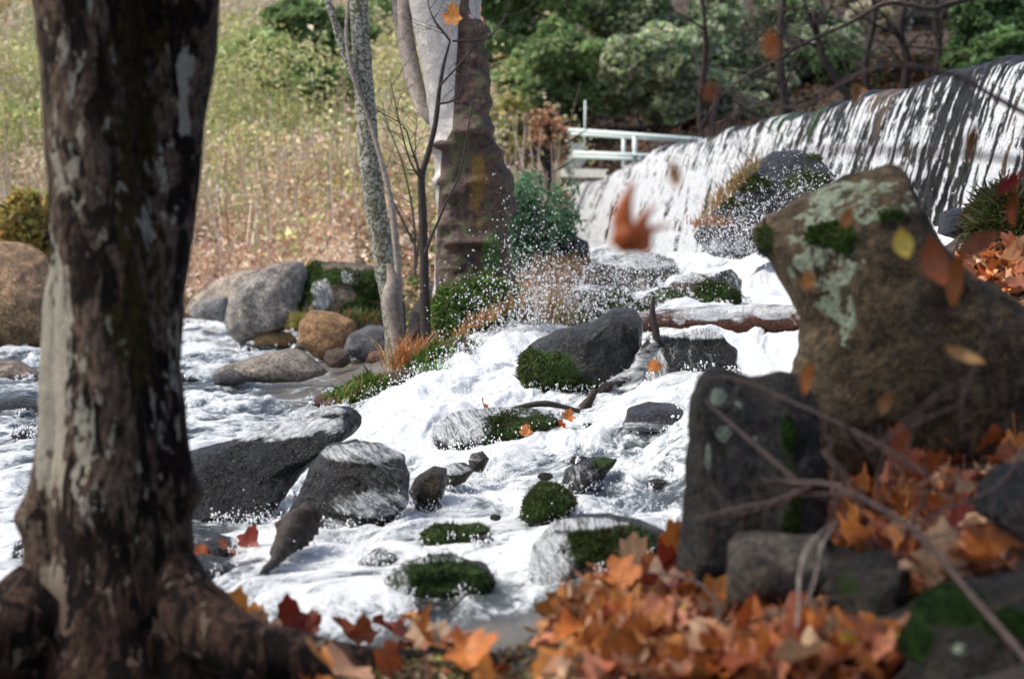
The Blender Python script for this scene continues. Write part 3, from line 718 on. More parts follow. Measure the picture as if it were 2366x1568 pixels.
    tag(mobj('forest_litter', V3, Q3, M_FOL, attrs={'col': c3}, smooth=False), 'brown leaf litter and weeds on the wood floor behind the weir', 'leaf litter', kind='stuff')
build_scrub()
# bare trunks standing in the dark wood
for i, (pts, r, lab) in enumerate((
        ([(2010, 260), (2000, 150), (2020, 40), (2010, -40)], 9, 'slim dark trunk left of the pair above the weir at upper right'),
        ([(2085, 240), (2095, 140), (2080, 60), (2110, -40)], 11, 'dark forked trunk in the middle of the wood at upper right'),
        ([(2150, 220), (2170, 120), (2160, 20), (2180, -60)], 9, 'slim trunk right of the dark forked one at upper right'),
        ([(1995, 290), (1960, 220), (1900, 130), (1880, 20)], 12, 'mossy leaning trunk behind the middle of the weir'),
        ([(1805, 330), (1812, 240), (1800, 120), (1815, -40)], 12, 'straight dark trunk above the boulder on the weir'),
        ([(1625, 340), (1618, 250), (1630, 100), (1620, -40)], 8, 'grey slim trunk behind the right end of the railing'))):
    d = 52 if i < 4 else 50; W = [P(x, y, d) for x, y in pts]; R = [r / F * d * k for k in (1, .9, .75, .5)]
    root = empty('forest_tree', tuple(W[0]), lab, 'tree')
    V, Fa = tube(W, R, 24, 10, .2, 3, i); mobj('trunk', V, Fa, M_DARKTRUNK, root)
    parts = []; rs = np.random.RandomState(i)
    for k in range(7):
        t = rs.randint(6, 22); a = smooth_path(W, 24)[t]; e = a + np.array([rs.normal(0, 1.0), rs.normal(0, .5), rs.uniform(.3, 1.3)])
        parts.append(tube([a, (a + e) / 2 + rs.normal(0, .12, 3), e], [R[0] * .4, R[0] * .25, .006], 8, 5))
    V, Fa = join(parts); mobj('branches', V, Fa, M_DARKTRUNK, root)

# ------------------------------------------------------------------ railing and walkway
def bar(a, b, r, sides=8):
    return tube([a, b], [r, r], 2, sides)
def build_rail():
    root = empty('footbridge_railing', tuple(P(1430, 400, 50)), 'pale mint painted metal railing standing beside the far end of the weir', 'railing')
    def rl(p0, p1, name, r=.048):
        V, Fa = bar(P(*p0), P(*p1), r); mobj(name, V, Fa, M_RAIL, root)
    for dz, dd in ((0, 0), (13, 1.0)):
        k = 0 if dd == 0 else 1
        rl((1312 + 0 * k, 300 + 8 * k, 49.5 + dd), (1622, 323 + 4 * k, 47.5 + dd), 'top_rail')
        rl((1280, 351 + 8 * k, 49.5 + dd), (1560, 362 + 8 * k, 47.9 + dd), 'middle_rail')
    for px, top, bot in ((1312, 300, 398), (1467, 311, 395), (1618, 323, 360)):
        rl((px, top, 49.5 - (px - 1312) / 310 * 2), (px, bot, 49.5 - (px - 1312) / 310 * 2), 'post', .058)
    for px, top, bot in ((1288, 330, 396), (1441, 318, 396), (1588, 328, 370)):
        rl((px, top, 50.5 - (px - 1312) / 310 * 2), (px, bot, 50.5 - (px - 1312) / 310 * 2), 'post', .052)
    r2 = empty('low_railing', tuple(P(1230, 370, 52)), 'short piece of mint railing half hidden by the reddish shrub', 'railing')
    for px, top, bot in ((1215, 318, 372), (1233, 296, 372)):
        V, Fa = bar(P(px, top, 52), P(px, bot, 52), .04); mobj('post', V, Fa, M_RAIL, r2)
    V, Fa = bar(P(1215, 322, 52), P(1312, 318, 51), .03); mobj('top_rail', V, Fa, M_RAIL, r2)
    V, Fa = bar(P(1215, 350, 52), P(1312, 352, 51), .03); mobj('middle_rail', V, Fa, M_RAIL, r2)
    # deck
    a = P(1235, 389, 51.5); b = P(1420, 398, 49.0); c_ = P(1520, 380, 48.2)
    def boxseg(p, q, w, h):
        t = q - p; t /= np.linalg.norm(t); s = np.cross(t, [0, 0, 1]); s /= np.linalg.norm(s)
        vs = []
        for e in (p, q):
            for u, v in ((-1, 0), (1, 0), (1, -1), (-1, -1)): vs.append(e + s * w * u + np.array([0, 0, h * v]))
        return np.array(vs), np.array([[0, 1, 2, 3], [7, 6, 5, 4], [0, 4, 5, 1], [1, 5, 6, 2], [2, 6, 7, 3], [3, 7, 4, 0]])
    V, Q = boxseg(a, c_ * .3 + b * .7, .6, .2)
    tag(mobj('walkway_slab', V, Q, M_CONC, base=tuple(V.mean(0)), smooth=False), 'pale concrete walkway edge under the mint railing', 'walkway')
    V, Q = boxseg(P(1318, 332, 52.5), P(1347, 332, 52.5), .2, .62)
    tag(mobj('concrete_block', V, Q, M_CONC, base=foot(V), smooth=False), 'small grey concrete block standing behind the railing', 'concrete block')
    V, Fa = bar(P(1352, 232, 53), P(1350, 390, 53), .022); tag(mobj('metal_pole', V, Fa, M_RAIL, base=foot(V)), 'thin grey metal pole rising behind the railing', 'pole')
build_rail()

# ------------------------------------------------------------------ rocks
def rgb(r, g_, b): return (r, g_, b, 1)
def rock(label, out, d, thick, col, wet=False, lean=.35, moss=(), foam=(), lichen=(), lvl=5, facets=0, rough=.06, seed=None, k=.85, streak=0, name='rock', cat='rock', parent=None, flat=0., tuft=0, group=None, fringe=.45, grass=False, mdisp=.012, tcol=None, tlen=.02):
    """boulder whose silhouette follows `out` (picture units) at distance d, `thick` metres deep each way"""
    seed = seed if seed is not None else int(abs(out[0][0] * 3 + out[0][1] * 7)) % 1000
    out = np.array(out, float); C = out.mean(0)
    # area centroid
    x, y = out[:, 0], out[:, 1]; x2, y2 = np.roll(x, -1), np.roll(y, -1); cr = x * y2 - x2 * y; A = cr.sum() / 2
    C = np.array([((x + x2) * cr).sum() / (6 * A), ((y + y2) * cr).sum() / (6 * A)])
    S, Fa = ico(lvl); th = np.linspace(-np.pi, np.pi, 361)[:-1]; rad = np.zeros(360)
    rel = out - C; rel2 = np.roll(rel, -1, axis=0)
    for i, t in enumerate(th):
        dv = np.array([math.cos(t), -math.sin(t)])
        e = rel2 - rel; den = dv[0] * e[:, 1] - dv[1] * e[:, 0]
        with np.errstate(all='ignore'):
            tt = (rel[:, 0] * e[:, 1] - rel[:, 1] * e[:, 0]) / den; uu = (rel[:, 0] * dv[1] - rel[:, 1] * dv[0]) / den
        ok = (tt > 0) & (uu >= -1e-6) & (uu <= 1 + 1e-6) & (np.abs(den) > 1e-9)
        rad[i] = tt[ok].max() if ok.any() else 10
    ker = np.array([1, 2, 3, 2, 1.]); ker /= ker.sum(); rad = np.convolve(np.concatenate([rad[-4:], rad, rad[:4]]), ker, 'same')[4:-4]
    a, b, cc = S[:, 0], S[:, 2], -S[:, 1]          # right, up, toward camera
    t = np.arctan2(b, a); R = np.interp(t, th, rad, period=2 * np.pi) / F * d
    rho = np.hypot(a, b); s = rho ** .72
    P0 = P(C[0], C[1], d)
    lx = R * s * np.cos(t); lz = R * s * np.sin(t)
    cy = np.sign(cc) * np.abs(cc) ** k
    if facets:
        rs = np.random.RandomState(seed); q = np.stack([a, b, cy], -1)
        for _ in range(facets):
            nrm = rs.normal(size=3) * np.array([.8, .8, .5]); nrm[2] = abs(nrm[2]) + .7; nrm /= np.linalg.norm(nrm)
            h = rs.uniform(.58, .85); ov = np.maximum(0, q @ nrm - h); q = q - nrm * ov[:, None]
        cy = q[:, 2]
        lx = lx + (q[:, 0] - a) * R * .35; lz = lz + (q[:, 1] - b) * R * .35
    ly = -cy * thick + lean * lz
    V = P0 + np.stack([lx, ly, lz], -1)
    nd = np.stack([a, -cc, b], -1); size = R.mean()
    f1 = 1.3 / size
    dsp = (fbm(V * f1 * 1.2, 4, seed) - .5) * rough * 2.6 * size + (ridge(V * f1 * 4.5, 4, seed + 3) - .5) * rough * .7 * size
    V = V + nd * dsp[:, None]
    px, py, _ = proj(V)
    nz = fbm(V * 22, 4, seed + 7) - .5
    def mask(lst, amp=.9):
        m = np.zeros(len(V))
        for e in lst:
            cx_, cy_, rx, ry = e[:4]; st = e[4] if len(e) > 4 else 1
            q = 1 - np.sqrt(((px - cx_) / rx) ** 2 + ((py - cy_) / ry) ** 2)
            m = np.maximum(m, st * np.clip(.5 + q * 2.2 + nz * amp * 1.6, 0, 1))
        return m
    mm = mask(moss); fm = mask(foam); flow = V * 8
    if len(foam):
        ang = math.radians(streak); u = (px * math.cos(ang) + py * math.sin(ang)); v = (-px * math.sin(ang) + py * math.cos(ang))
        wv = fbm(np.stack([u / 60, v / 60, u * 0], -1), 2, seed); flow = np.stack([u / 9 + 1.5 * wv, v / 11 + 2.2 * wv, u * 0], -1)
    # foam fringe along the bottom where rapids lap at the rock
    li = mask(lichen)
    V = V + nd * (mm * (mdisp + .03 * np.clip(nz, 0, 1)))[:, None] + nd * (fm * .012)[:, None]
    base = foot(V) if parent is None else None
    if d > 6.9:
        wz, wf = water_actual(V[:, 0], V[:, 1]); sel = (np.abs(V[:, 2] - wz - .004) < .03 * min(1.4, d / 10)) & (cc > -.55) & (wf > .45)
        EDGE.append((V[sel], nd[sel], d, size))
    if parent is None:
        if tuft or grass:
            o = empty(name, base, label, cat, group)
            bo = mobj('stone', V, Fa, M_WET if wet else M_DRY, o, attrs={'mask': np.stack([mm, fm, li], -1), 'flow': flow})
        else:
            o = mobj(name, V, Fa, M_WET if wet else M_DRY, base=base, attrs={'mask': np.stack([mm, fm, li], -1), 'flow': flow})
            tag(o, label, cat, group); bo = o
    else:
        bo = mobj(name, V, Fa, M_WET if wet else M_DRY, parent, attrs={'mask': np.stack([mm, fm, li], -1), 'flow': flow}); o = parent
        if label: bo['label'] = label
    bo.color = (*col, 1)
    if tuft:
        tuft = int(tuft * 1.5); cand = np.where((mm > .55) & (cc > -.3))[0]
        if len(cand):
            ids = cand[rng.randint(0, len(cand), tuft)]; p0 = V[ids] + rng.normal(0, size * .012, (tuft, 3)); n_ = nd[ids]
            L = tlen * .75 * np.exp(rng.normal(0, .35, tuft))[:, None]; dv = n_ * .6 + rng.normal(0, .5, (tuft, 3)) + np.array([0, 0, -.35]); dv /= np.linalg.norm(dv, axis=1)[:, None]
            w = np.cross(dv, rng.normal(size=(tuft, 3))); w /= np.linalg.norm(w, axis=1)[:, None]; w *= L * .13
            tip = p0 + dv * L
            Vt = np.stack([p0 - w, p0 + w, tip], 1).reshape(-1, 3); Ft = np.arange(3 * tuft).reshape(-1, 3)
            kc = np.repeat(pal(tcol or [(.02, .04, .006), (.04, .085, .012), (.08, .125, .025), (.025, .035, .01), (.06, .055, .02)], tuft, .3), 3, 0)
            mobj('moss', Vt, Ft, M_FOL, o, attrs={'col': kc}, smooth=False)
    return o

TAN = (.42, .31, .2); GREY = (.3, .31, .31); BLUE = (.13, .15, .18); DK = (.03, .034, .04); BR = (.1, .07, .05); PALE = (.47, .45, .4)
# --- far left bank
rock('huge tan boulder rising from the river at the left picture edge', [(-60, 800), (-70, 620), (-20, 558), (50, 566), (95, 595), (122, 650), (130, 720), (120, 790), (60, 812)], 24.5, .7, TAN, lean=.45, facets=4, rough=.05, lvl=6)
rock('low pale grey slab at the waterline beside the huge tan boulder', [(-40, 880), (-20, 835), (40, 835), (95, 868), (90, 884)], 18.5, .3, (.3, .27, .25), lvl=4)
rock('black wet rock in the dark current at the left picture edge', [(20, 1030), (30, 1000), (60, 990), (95, 1000), (95, 1030)], 12.8, .15, DK, True, lvl=4)
rock('dark submerged hump in the river at the left edge', [(-60, 960), (-20, 925), (50, 918), (100, 935), (100, 965)], 15, .2, DK, True, lvl=4, foam=[(40, 955, 50, 10)])
rock('tiny black rock left of the foreground trunk', [(25, 1330), (35, 1255), (60, 1240), (75, 1330)], 8.2, .1, DK, True, lvl=4)
rock('pale cream boulder behind the largest grey boulder', [(430, 720), (445, 690), (490, 650), (540, 630), (600, 622), (640, 640), (620, 720), (520, 745)], 28, .6, PALE, lean=.5, facets=2)
rock('tan stone at the trunk edge left of the white boulder', [(405, 735), (405, 690), (425, 678), (442, 705), (450, 735)], 28.5, .25, TAN, lvl=4)
rock('small blue grey rock in front of the cream boulder', [(440, 735), (445, 705), (480, 688), (522, 685), (530, 715), (520, 742)], 27, .25, (.3, .33, .36), lvl=4)
rock('largest grey boulder on the far bank with a dark wet underside', [(520, 740), (530, 690), (570, 640), (620, 612), (690, 605), (705, 630), (712, 690), (705, 745), (650, 762), (600, 782), (555, 792), (525, 772)], 24.5, .6, (.36, .37, .37), lean=.4, facets=5, rough=.05, lvl=6, moss=[(705, 720, 25, 40, .6)], tuft=400, tlen=.05)
rock('broad mossy boulder behind the round tan one, splashed with water', [(690, 760), (692, 640), (730, 610), (800, 605), (870, 625), (915, 650), (925, 720), (900, 780), (800, 770)], 25, .7, (.2, .19, .15), lean=.5, lvl=6, facets=3, rough=.09, moss=[(720, 640, 30, 60, .8), (790, 640, 60, 18, .9), (860, 660, 50, 40, .7), (830, 715, 45, 25, .8)], foam=[(745, 680, 30, 40, .9), (810, 640, 25, 20, .8)], streak=80, tuft=2200, tlen=.06)
rock('round golden tan boulder right of the largest grey boulder', [(690, 790), (692, 745), (722, 718), (770, 722), (815, 740), (832, 780), (800, 820), (770, 835), (735, 830)], 21.5, .35, (.36, .24, .13), lean=.3, rough=.05)
rock('smooth blue grey rock touching the golden tan boulder', [(793, 810), (805, 775), (850, 752), (900, 755), (925, 790), (920, 830), (850, 838)], 20.8, .3, BLUE, lean=.3, rough=.05)
rock('small round purple brown stone below the golden boulder', [(748, 830), (755, 810), (780, 803), (806, 815), (812, 838), (790, 850), (760, 848)], 19.6, .13, (.16, .13, .12), lvl=4)
rock('reddish brown stone before the blue grey rock', [(845, 835), (855, 812), (890, 808), (925, 825), (925, 850), (880, 848)], 19.8, .14, (.15, .09, .07), lvl=4)
rock('low ochre stone under the edge of the largest grey boulder', [(585, 798), (590, 775), (620, 765), (670, 768), (692, 790), (680, 803)], 24.2, .2, (.3, .22, .11), lvl=4)
rock('little grey stone between the ochre stone and the golden boulder', [(680, 805), (690, 778), (712, 775), (722, 795), (712, 808)], 23.5, .12, (.2, .2, .21), lvl=4)
rock('tiny grey pebble rock breaking the white water below the grey boulder', [(548, 812), (560, 798), (585, 798), (595, 812)], 22.5, .1, (.14, .14, .15), lvl=4)
rock('flat pale grey slab lying in the river with a dark hollow', [(492, 870), (510, 845), (560, 832), (620, 815), (680, 805), (715, 820), (760, 862), (700, 880), (620, 882), (560, 880)], 18.0, .3, (.33, .33, .31), lean=.5, rough=.05)
rock('small dark round stone tucked under the flat pale slab', [(495, 888), (502, 862), (530, 852), (558, 862), (572, 882), (540, 892)], 17.3, .12, (.11, .12, .14), lvl=4)
rock('thin dark ledge in the water right of the foreground trunk', [(405, 880), (405, 862), (440, 870), (465, 882)], 17.6, .15, (.08, .08, .09), lvl=4)
rock('low brown rock at the lower tip of the mossy bank', [(722, 935), (730, 912), (765, 903), (800, 908), (805, 935), (760, 942)], 15.6, .18, (.14, .1, .08), lvl=4)
# --- mossy bank under the sycamore
bank = empty('mossy_mound', tuple(P(1050, 880, 16)), 'mossy earth mound under the sycamore, beside the white chute', 'mound')
MB = dict(parent=bank, name='moss_hummock', wet=False, tuft=2600, tlen=.06, rough=.14, tcol=[(.03, .09, .012), (.06, .17, .02), (.12, .24, .04), (.2, .2, .07)])
rock(None, [(1000, 780), (1015, 690), (1060, 640), (1180, 652), (1215, 690), (1225, 770), (1140, 815), (1050, 840)], 17, .45, (.09, .07, .05), moss=[(1110, 720, 110, 80)], foam=[(1210, 700, 30, 60, .5)], streak=70, lvl=6, **MB)
rock(None, [(925, 910), (945, 860), (1000, 800), (1075, 785), (1110, 805), (1050, 865), (985, 935)], 15.6, .35, (.09, .07, .05), moss=[(1020, 860, 90, 60)], lvl=5, **MB)
rock(None, [(740, 938), (780, 905), (870, 868), (955, 850), (960, 910), (905, 945), (800, 952)], 15.2, .3, (.12, .09, .06), moss=[(850, 905, 80, 34, .8)], lvl=5, **MB)
rock('dark reddish rock at the left foot of the sycamore', [(940, 800), (950, 720), (990, 660), (1045, 640), (1075, 690), (1040, 760), (990, 800)], 18.3, .35, (.09, .06, .055), True, lean=.3, facets=3)
# --- splash pool stones
rock('upright grey slab behind the spray under the waterfall', [(1395, 705), (1400, 640), (1440, 595), (1500, 580), (1560, 600), (1590, 660), (1580, 710)], 24, .4, (.16, .15, .14), True, lean=.6, facets=5, foam=[(1480, 600, 110, 25, .9)], streak=10)
rock('flat mossy rock behind the leaning boulder, covered by droplets', [(1290, 760), (1300, 700), (1340, 660), (1420, 665), (1470, 700), (1480, 750), (1400, 775)], 18.6, .35, (.14, .13, .11), True, lean=.6, moss=[(1430, 690, 60, 25, .8), (1330, 740, 40, 30, .7)], foam=[(1350, 665, 80, 12, .8)], facets=3, tuft=900, tlen=.04)
rock('grey stone beside the mossy triangle rock in the splash pool', [(1480, 740), (1490, 685), (1540, 668), (1600, 680), (1610, 735)], 19.2, .3, (.14, .14, .13), True, lean=.6, moss=[(1540, 680, 45, 15, .7)], tuft=400, tlen=.04)
rock('blackish wet rock at the left foot of the waterfall', [(1270, 620), (1275, 560), (1320, 540), (1360, 560), (1365, 610), (1320, 640)], 27, .35, (.02, .02, .022), True, lean=.5, facets=3)
rock('brown leaf strewn rock right of the feathery shrub', [(1225, 720), (1235, 650), (1280, 615), (1330, 625), (1340, 680), (1290, 730)], 22, .4, (.2, .14, .1), False, lean=.5, facets=2)
rock('small green moss pyramid rock under the long slab', [(1590, 715), (1620, 665), (1660, 630), (1690, 622), (1712, 650), (1705, 690), (1690, 712)], 17, .22, (.05, .05, .045), True, lean=.4, moss=[(1645, 685, 60, 35)], foam=[(1700, 650, 22, 28, .7)], streak=70, tuft=2200, tlen=.035)
rock('long dark slab with moss leaning before the waterfall', [(1600, 545), (1640, 500), (1690, 440), (1720, 395), (1790, 350), (1850, 343), (1900, 365), (1930, 415), (1900, 450), (1860, 500), (1790, 560), (1700, 600), (1640, 590)], 20, .5, (.085, .095, .12), True, lean=.55, facets=5, lvl=6, rough=.06, moss=[(1860, 425, 50, 22), (1870, 410, 45, 14), (1740, 425, 50, 18, .8), (1690, 470, 40, 14, .7), (1880, 365, 25, 8, .6)], foam=[(1680, 570, 90, 22, .8)], streak=70, tuft=2400, tlen=.045)
rock('tilted brown stone in the spray pool, left of the upright grey slab', [(1345, 690), (1350, 640), (1380, 608), (1420, 615), (1430, 660), (1410, 700)], 22, .25, (.2, .15, .11), True, lean=.5, facets=3)
rock('low reddish brown stone right of the upright grey slab', [(1540, 700), (1550, 655), (1600, 632), (1650, 640), (1665, 680), (1620, 710)], 21, .3, (.24, .16, .12), True, lean=.6, facets=3, foam=[(1600, 640, 70, 16, .8)], streak=10)
rock('grey green stone behind the leaning boulder top', [(1440, 770), (1450, 725), (1490, 705), (1540, 712), (1570, 745), (1550, 780)], 17.4, .25, (.17, .17, .14), True, lean=.6, facets=3, moss=[(1490, 722, 40, 16, .7)], tuft=400, tlen=.035)
# --- mid cascade
rock('big wet leaning boulder with a mossy left foot in mid cascade', [(1198, 850), (1202, 820), (1235, 788), (1290, 765), (1370, 748), (1420, 712), (1465, 715), (1488, 745), (1482, 800), (1468, 850), (1440, 900), (1390, 928), (1330, 932), (1255, 925), (1215, 890)], 13.2, .36, (.115, .112, .112), True, lean=.35, facets=6, lvl=6, rough=.06, moss=[(1270, 870, 85, 55), (1235, 835, 35, 30), (1330, 900, 60, 30)], tuft=5200, tlen=.028)
rock('black wet rock draped by thin water right of the leaning boulder', [(1500, 900), (1498, 810), (1520, 783), (1580, 775), (1625, 765), (1665, 780), (1700, 810), (1702, 855), (1690, 905), (1600, 915)], 13.0, .3, (.03, .033, .036), True, lean=.45, facets=3, lvl=6, rough=.09, foam=[(1600, 772, 110, 14, 1), (1580, 850, 90, 60, .55), (1520, 860, 30, 60, .8)], streak=75)
rock('low mossy ledge under running water in mid cascade', [(1000, 1040), (1010, 985), (1060, 955), (1150, 945), (1240, 950), (1290, 965), (1280, 995), (1220, 1015), (1170, 1045), (1080, 1050)], 11.6, .3, (.06, .06, .055), True, lean=.5, lvl=6, rough=.1, moss=[(1200, 980, 80, 30), (1150, 1010, 50, 25)], foam=[(1060, 985, 80, 45, 1), (1150, 955, 130, 12, .9)], streak=60, tuft=1800, tlen=.025)
rock('bluish stone under the water sheet below the black wet rock', [(1440, 985), (1450, 945), (1500, 930), (1560, 935), (1595, 960), (1590, 995), (1520, 1000)], 11.3, .2, (.12, .12, .15), True, lean=.4, foam=[(1480, 985, 60, 15, .8)], streak=10)
rock('large black wet boulder with a flat sheeting top, right of the trunk', [(400, 1255), (405, 1080), (440, 1050), (560, 1012), (660, 975), (740, 950), (800, 948), (826, 975), (815, 1010), (760, 1040), (700, 1090), (650, 1160), (610, 1220), (540, 1248)], 9.6, .33, (.03, .033, .036), True, lean=.9, lvl=6, facets=4, rough=.1, foam=[(560, 985, 240, 34, 1.2), (680, 950, 120, 16, 1)], streak=-18)
rock('dome shaped wet rock with white water running over it', [(660, 1230), (690, 1140), (710, 1080), (760, 1040), (810, 1026), (870, 1030), (925, 1060), (945, 1110), (945, 1160), (890, 1215), (820, 1240), (740, 1255)], 9.1, .3, (.075, .07, .072), True, lean=.4, lvl=6, facets=6, rough=.1, foam=[(840, 1050, 110, 26, .9), (900, 1110, 55, 60, .6), (860, 1165, 90, 35, .85), (760, 1210, 80, 14, .6)], streak=35)
rock('brown angular rock right of the dome shaped wet rock', [(942, 1140), (960, 1105), (1000, 1080), (1032, 1085), (1030, 1120), (1020, 1160), (995, 1185), (970, 1178)], 9.4, .14, (.08, .055, .03), True, facets=4)
rock('small reddish rock at the upper end of the dark stone row', [(1080, 1085), (1090, 1050), (1115, 1043), (1130, 1060), (1115, 1090)], 10.2, .1, (.1, .06, .05), True, foam=[(1100, 1060, 20, 12, .6)])
rock('grey brown stone between the angular rock and the reddish one', [(1020, 1110), (1030, 1080), (1070, 1070), (1095, 1085), (1075, 1110), (1040, 1125)], 9.9, .12, (.12, .11, .1), True, foam=[(1050, 1085, 40, 15, .9)], streak=30)
rock('bright mossy rock standing in the foam at centre', [(1212, 1200), (1222, 1150), (1250, 1122), (1285, 1125), (1320, 1150), (1322, 1172), (1270, 1190), (1230, 1210)], 9.0, .13, (.05, .05, .04), True, moss=[(1262, 1160, 70, 50)], tuft=2600, tlen=.02, rough=.1)
rock('half drowned dark stones behind the bright mossy rock', [(1300, 1120), (1310, 1085), (1370, 1058), (1425, 1065), (1400, 1100), (1350, 1140)], 9.9, .14, (.06, .055, .055), True, facets=2, moss=[(1400, 1070, 40, 14, .7)], foam=[(1350, 1100, 45, 30, .7)], streak=70, rough=.12)
rock('low green mossy rock, leftmost of the pair in the lower foam', [(972, 1262), (985, 1230), (1010, 1215), (1050, 1222), (1090, 1212), (1128, 1222), (1110, 1240), (1075, 1262), (1020, 1262)], 8.4, .11, (.04, .045, .035), True, moss=[(1030, 1240, 70, 30), (1100, 1225, 30, 14)], tuft=1900, tlen=.02, rough=.1)
rock('small grey wet stone touching the low green mossy rock', [(1092, 1268), (1100, 1245), (1125, 1232), (1142, 1245), (1138, 1268), (1110, 1275)], 8.3, .07, (.11, .11, .11), True, lvl=4)
rock('black mossy block in the foam at lower centre', [(890, 1400), (895, 1350), (930, 1315), (990, 1292), (1060, 1300), (1120, 1305), (1138, 1335), (1130, 1368), (1060, 1378), (990, 1395), (930, 1400)], 7.3, .17, (.03, .032, .028), True, facets=3, lvl=6, moss=[(1030, 1345, 110, 50, 1), (910, 1360, 25, 30, .9)], foam=[(985, 1300, 90, 10, 1), (930, 1340, 26, 60, .75)], streak=75, tuft=2600, tlen=.016, tcol=[(.012, .035, .006), (.03, .065, .01), (.005, .013, .004)])
rock('submerged greenish stone left of the black mossy block', [(820, 1335), (835, 1295), (870, 1275), (915, 1285), (920, 1310), (880, 1335)], 7.9, .1, (.09, .1, .08), True, foam=[(860, 1285, 45, 16, .8)], streak=50, moss=[(885, 1300, 25, 15, .5)])
rock('mossy dome with water curtaining off its left side, lower centre', [(1225, 1360), (1240, 1270), (1275, 1225), (1330, 1203), (1420, 1197), (1490, 1210), (1545, 1235), (1550, 1290), (1480, 1310), (1380, 1320), (1280, 1370)], 7.5, .3, (.05, .047, .045), True, lean=.45, lvl=6, rough=.06, moss=[(1400, 1265, 100, 40), (1450, 1240, 60, 24)], foam=[(1270, 1290, 60, 75, 1), (1340, 1215, 120, 16, .9)], streak=65, tuft=3000, tlen=.018)
rock('dark wet stone between the trunk and the leaf drift', [(400, 1290), (430, 1250), (480, 1240), (530, 1250), (545, 1272), (500, 1300), (430, 1310)], 8.2, .2, (.06, .065, .07), True, lean=.8, foam=[(460, 1250, 70, 8, .5)])
rock('blue black sloping stone at the right foot of the trunk', [(410, 1400), (420, 1320), (450, 1290), (520, 1300), (540, 1330), (500, 1370), (470, 1410)], 7.6, .2, (.045, .055, .07), True, lean=.8, foam=[(490, 1310, 50, 12, .6)], streak=20)
rock('flat wet sill at the edge of the lower pool', [(850, 1425), (880, 1403), (980, 1395), (1070, 1405), (1110, 1418), (1000, 1432)], 7.0, .14, (.07, .075, .085), True, lean=.8, foam=[(950, 1405, 80, 8, .6)], streak=5)
# --- near right
rock('tall foreground boulder patched with pale lichen and moss', [(1750, 545), (1800, 495), (1880, 440), (1965, 395), (2060, 366), (2112, 385), (2150, 470), (2200, 535), (2255, 600), (2330, 660), (2395, 760), (2420, 900), (2400, 1080), (2200, 1110), (1990, 1110), (1880, 1060), (1835, 990), (1832, 890), (1855, 800), (1862, 740), (1805, 620)], 6.7, .42, (.125, .1, .062), lean=.2, lvl=6, facets=9, rough=.08, moss=[(1772, 560, 20, 40), (1920, 545, 60, 30, .9), (2220, 880, 60, 60, .3), (1955, 560, 30, 40, .6), (2060, 500, 40, 20, .6), (2080, 700, 120, 130, .33), (1900, 850, 60, 120, .36), (2000, 430, 90, 40, .38)],
     lichen=[(1950, 470, 110, 60, .75), (1900, 610, 90, 70, .75), (1930, 690, 50, 60, .8), (2060, 470, 60, 50, .7), (1860, 540, 50, 60, .7), (1960, 740, 22, 70, .8)], tuft=900, tlen=.02)
rock('upright dark foreground rock with pale lichen discs', [(1570, 1340), (1580, 1190), (1590, 1030), (1602, 930), (1618, 885), (1648, 858), (1690, 866), (1740, 890), (1800, 872), (1850, 880), (1885, 930), (1912, 1100), (1905, 1330), (1800, 1380), (1660, 1370), (1600, 1360)], 6.1, .25, (.07, .074, .07), lean=.15, lvl=6, facets=9, rough=.07, seed=21, moss=[(1825, 1180, 22, 130, .85), (1820, 1010, 18, 60, .8), (1600, 960, 12, 60, .4)], lichen=[(1660, 915, 17, 20, 2), (1668, 1003, 15, 17, 2), (1636, 1050, 6, 34, 1.4), (1706, 935, 7, 10, 2), (1745, 1015, 6, 7, 2)], tuft=300, tlen=.015)
rock('pale grey stone with a dark notch on the leaf bed', [(1680, 1400), (1685, 1260), (1705, 1235), (1760, 1232), (1850, 1245), (1900, 1240), (1925, 1290), (1880, 1370), (1800, 1400), (1730, 1405)], 5.45, .15, (.17, .165, .14), lean=.2, facets=6, rough=.05, seed=77)
rock('broad brown foreground boulder behind the branch tangle at right', [(2050, 1080), (2060, 840), (2140, 780), (2260, 730), (2420, 740), (2500, 900), (2450, 1120), (2200, 1130)], 6.72, .36, (.09, .08, .05), lean=.25, facets=6, rough=.05, moss=[(2250, 820, 70, 60, .35)], lichen=[(2215, 770, 24, 24, .8)])
rock('dark mossy stone on the leaf bed left of the moss boulder', [(1930, 1440), (1940, 1340), (1980, 1290), (2060, 1280), (2110, 1330), (2100, 1430), (2040, 1480), (1960, 1470)], 5.3, .16, (.04, .042, .036), lean=.2, facets=5, moss=[(1960, 1350, 30, 40, .5), (2030, 1430, 40, 30, .4)])
rock('blue black stone at the right picture edge above the moss boulder', [(2262, 1190), (2270, 1130), (2320, 1080), (2420, 1060), (2460, 1150), (2440, 1300), (2340, 1240)], 5.2, .18, (.03, .04, .045), lean=.2, facets=4)
rock('dark green mossy boulder filling the bottom right corner', [(2060, 1600), (2100, 1500), (2130, 1420), (2220, 1360), (2350, 1340), (2480, 1380), (2500, 1600), (2300, 1680), (2120, 1660)], 4.5, .2, (.03, .032, .03), lean=.3, moss=[(2200, 1400, 90, 50, .9), (2120, 1480, 40, 50, .8), (2330, 1440, 80, 40, .7)], lichen=[(2240, 1500, 40, 20, .6), (2130, 1440, 18, 30, .7)], tuft=3000, tlen=.014, tcol=[(.012, .05, .01), (.03, .09, .02), (.008, .03, .008)])
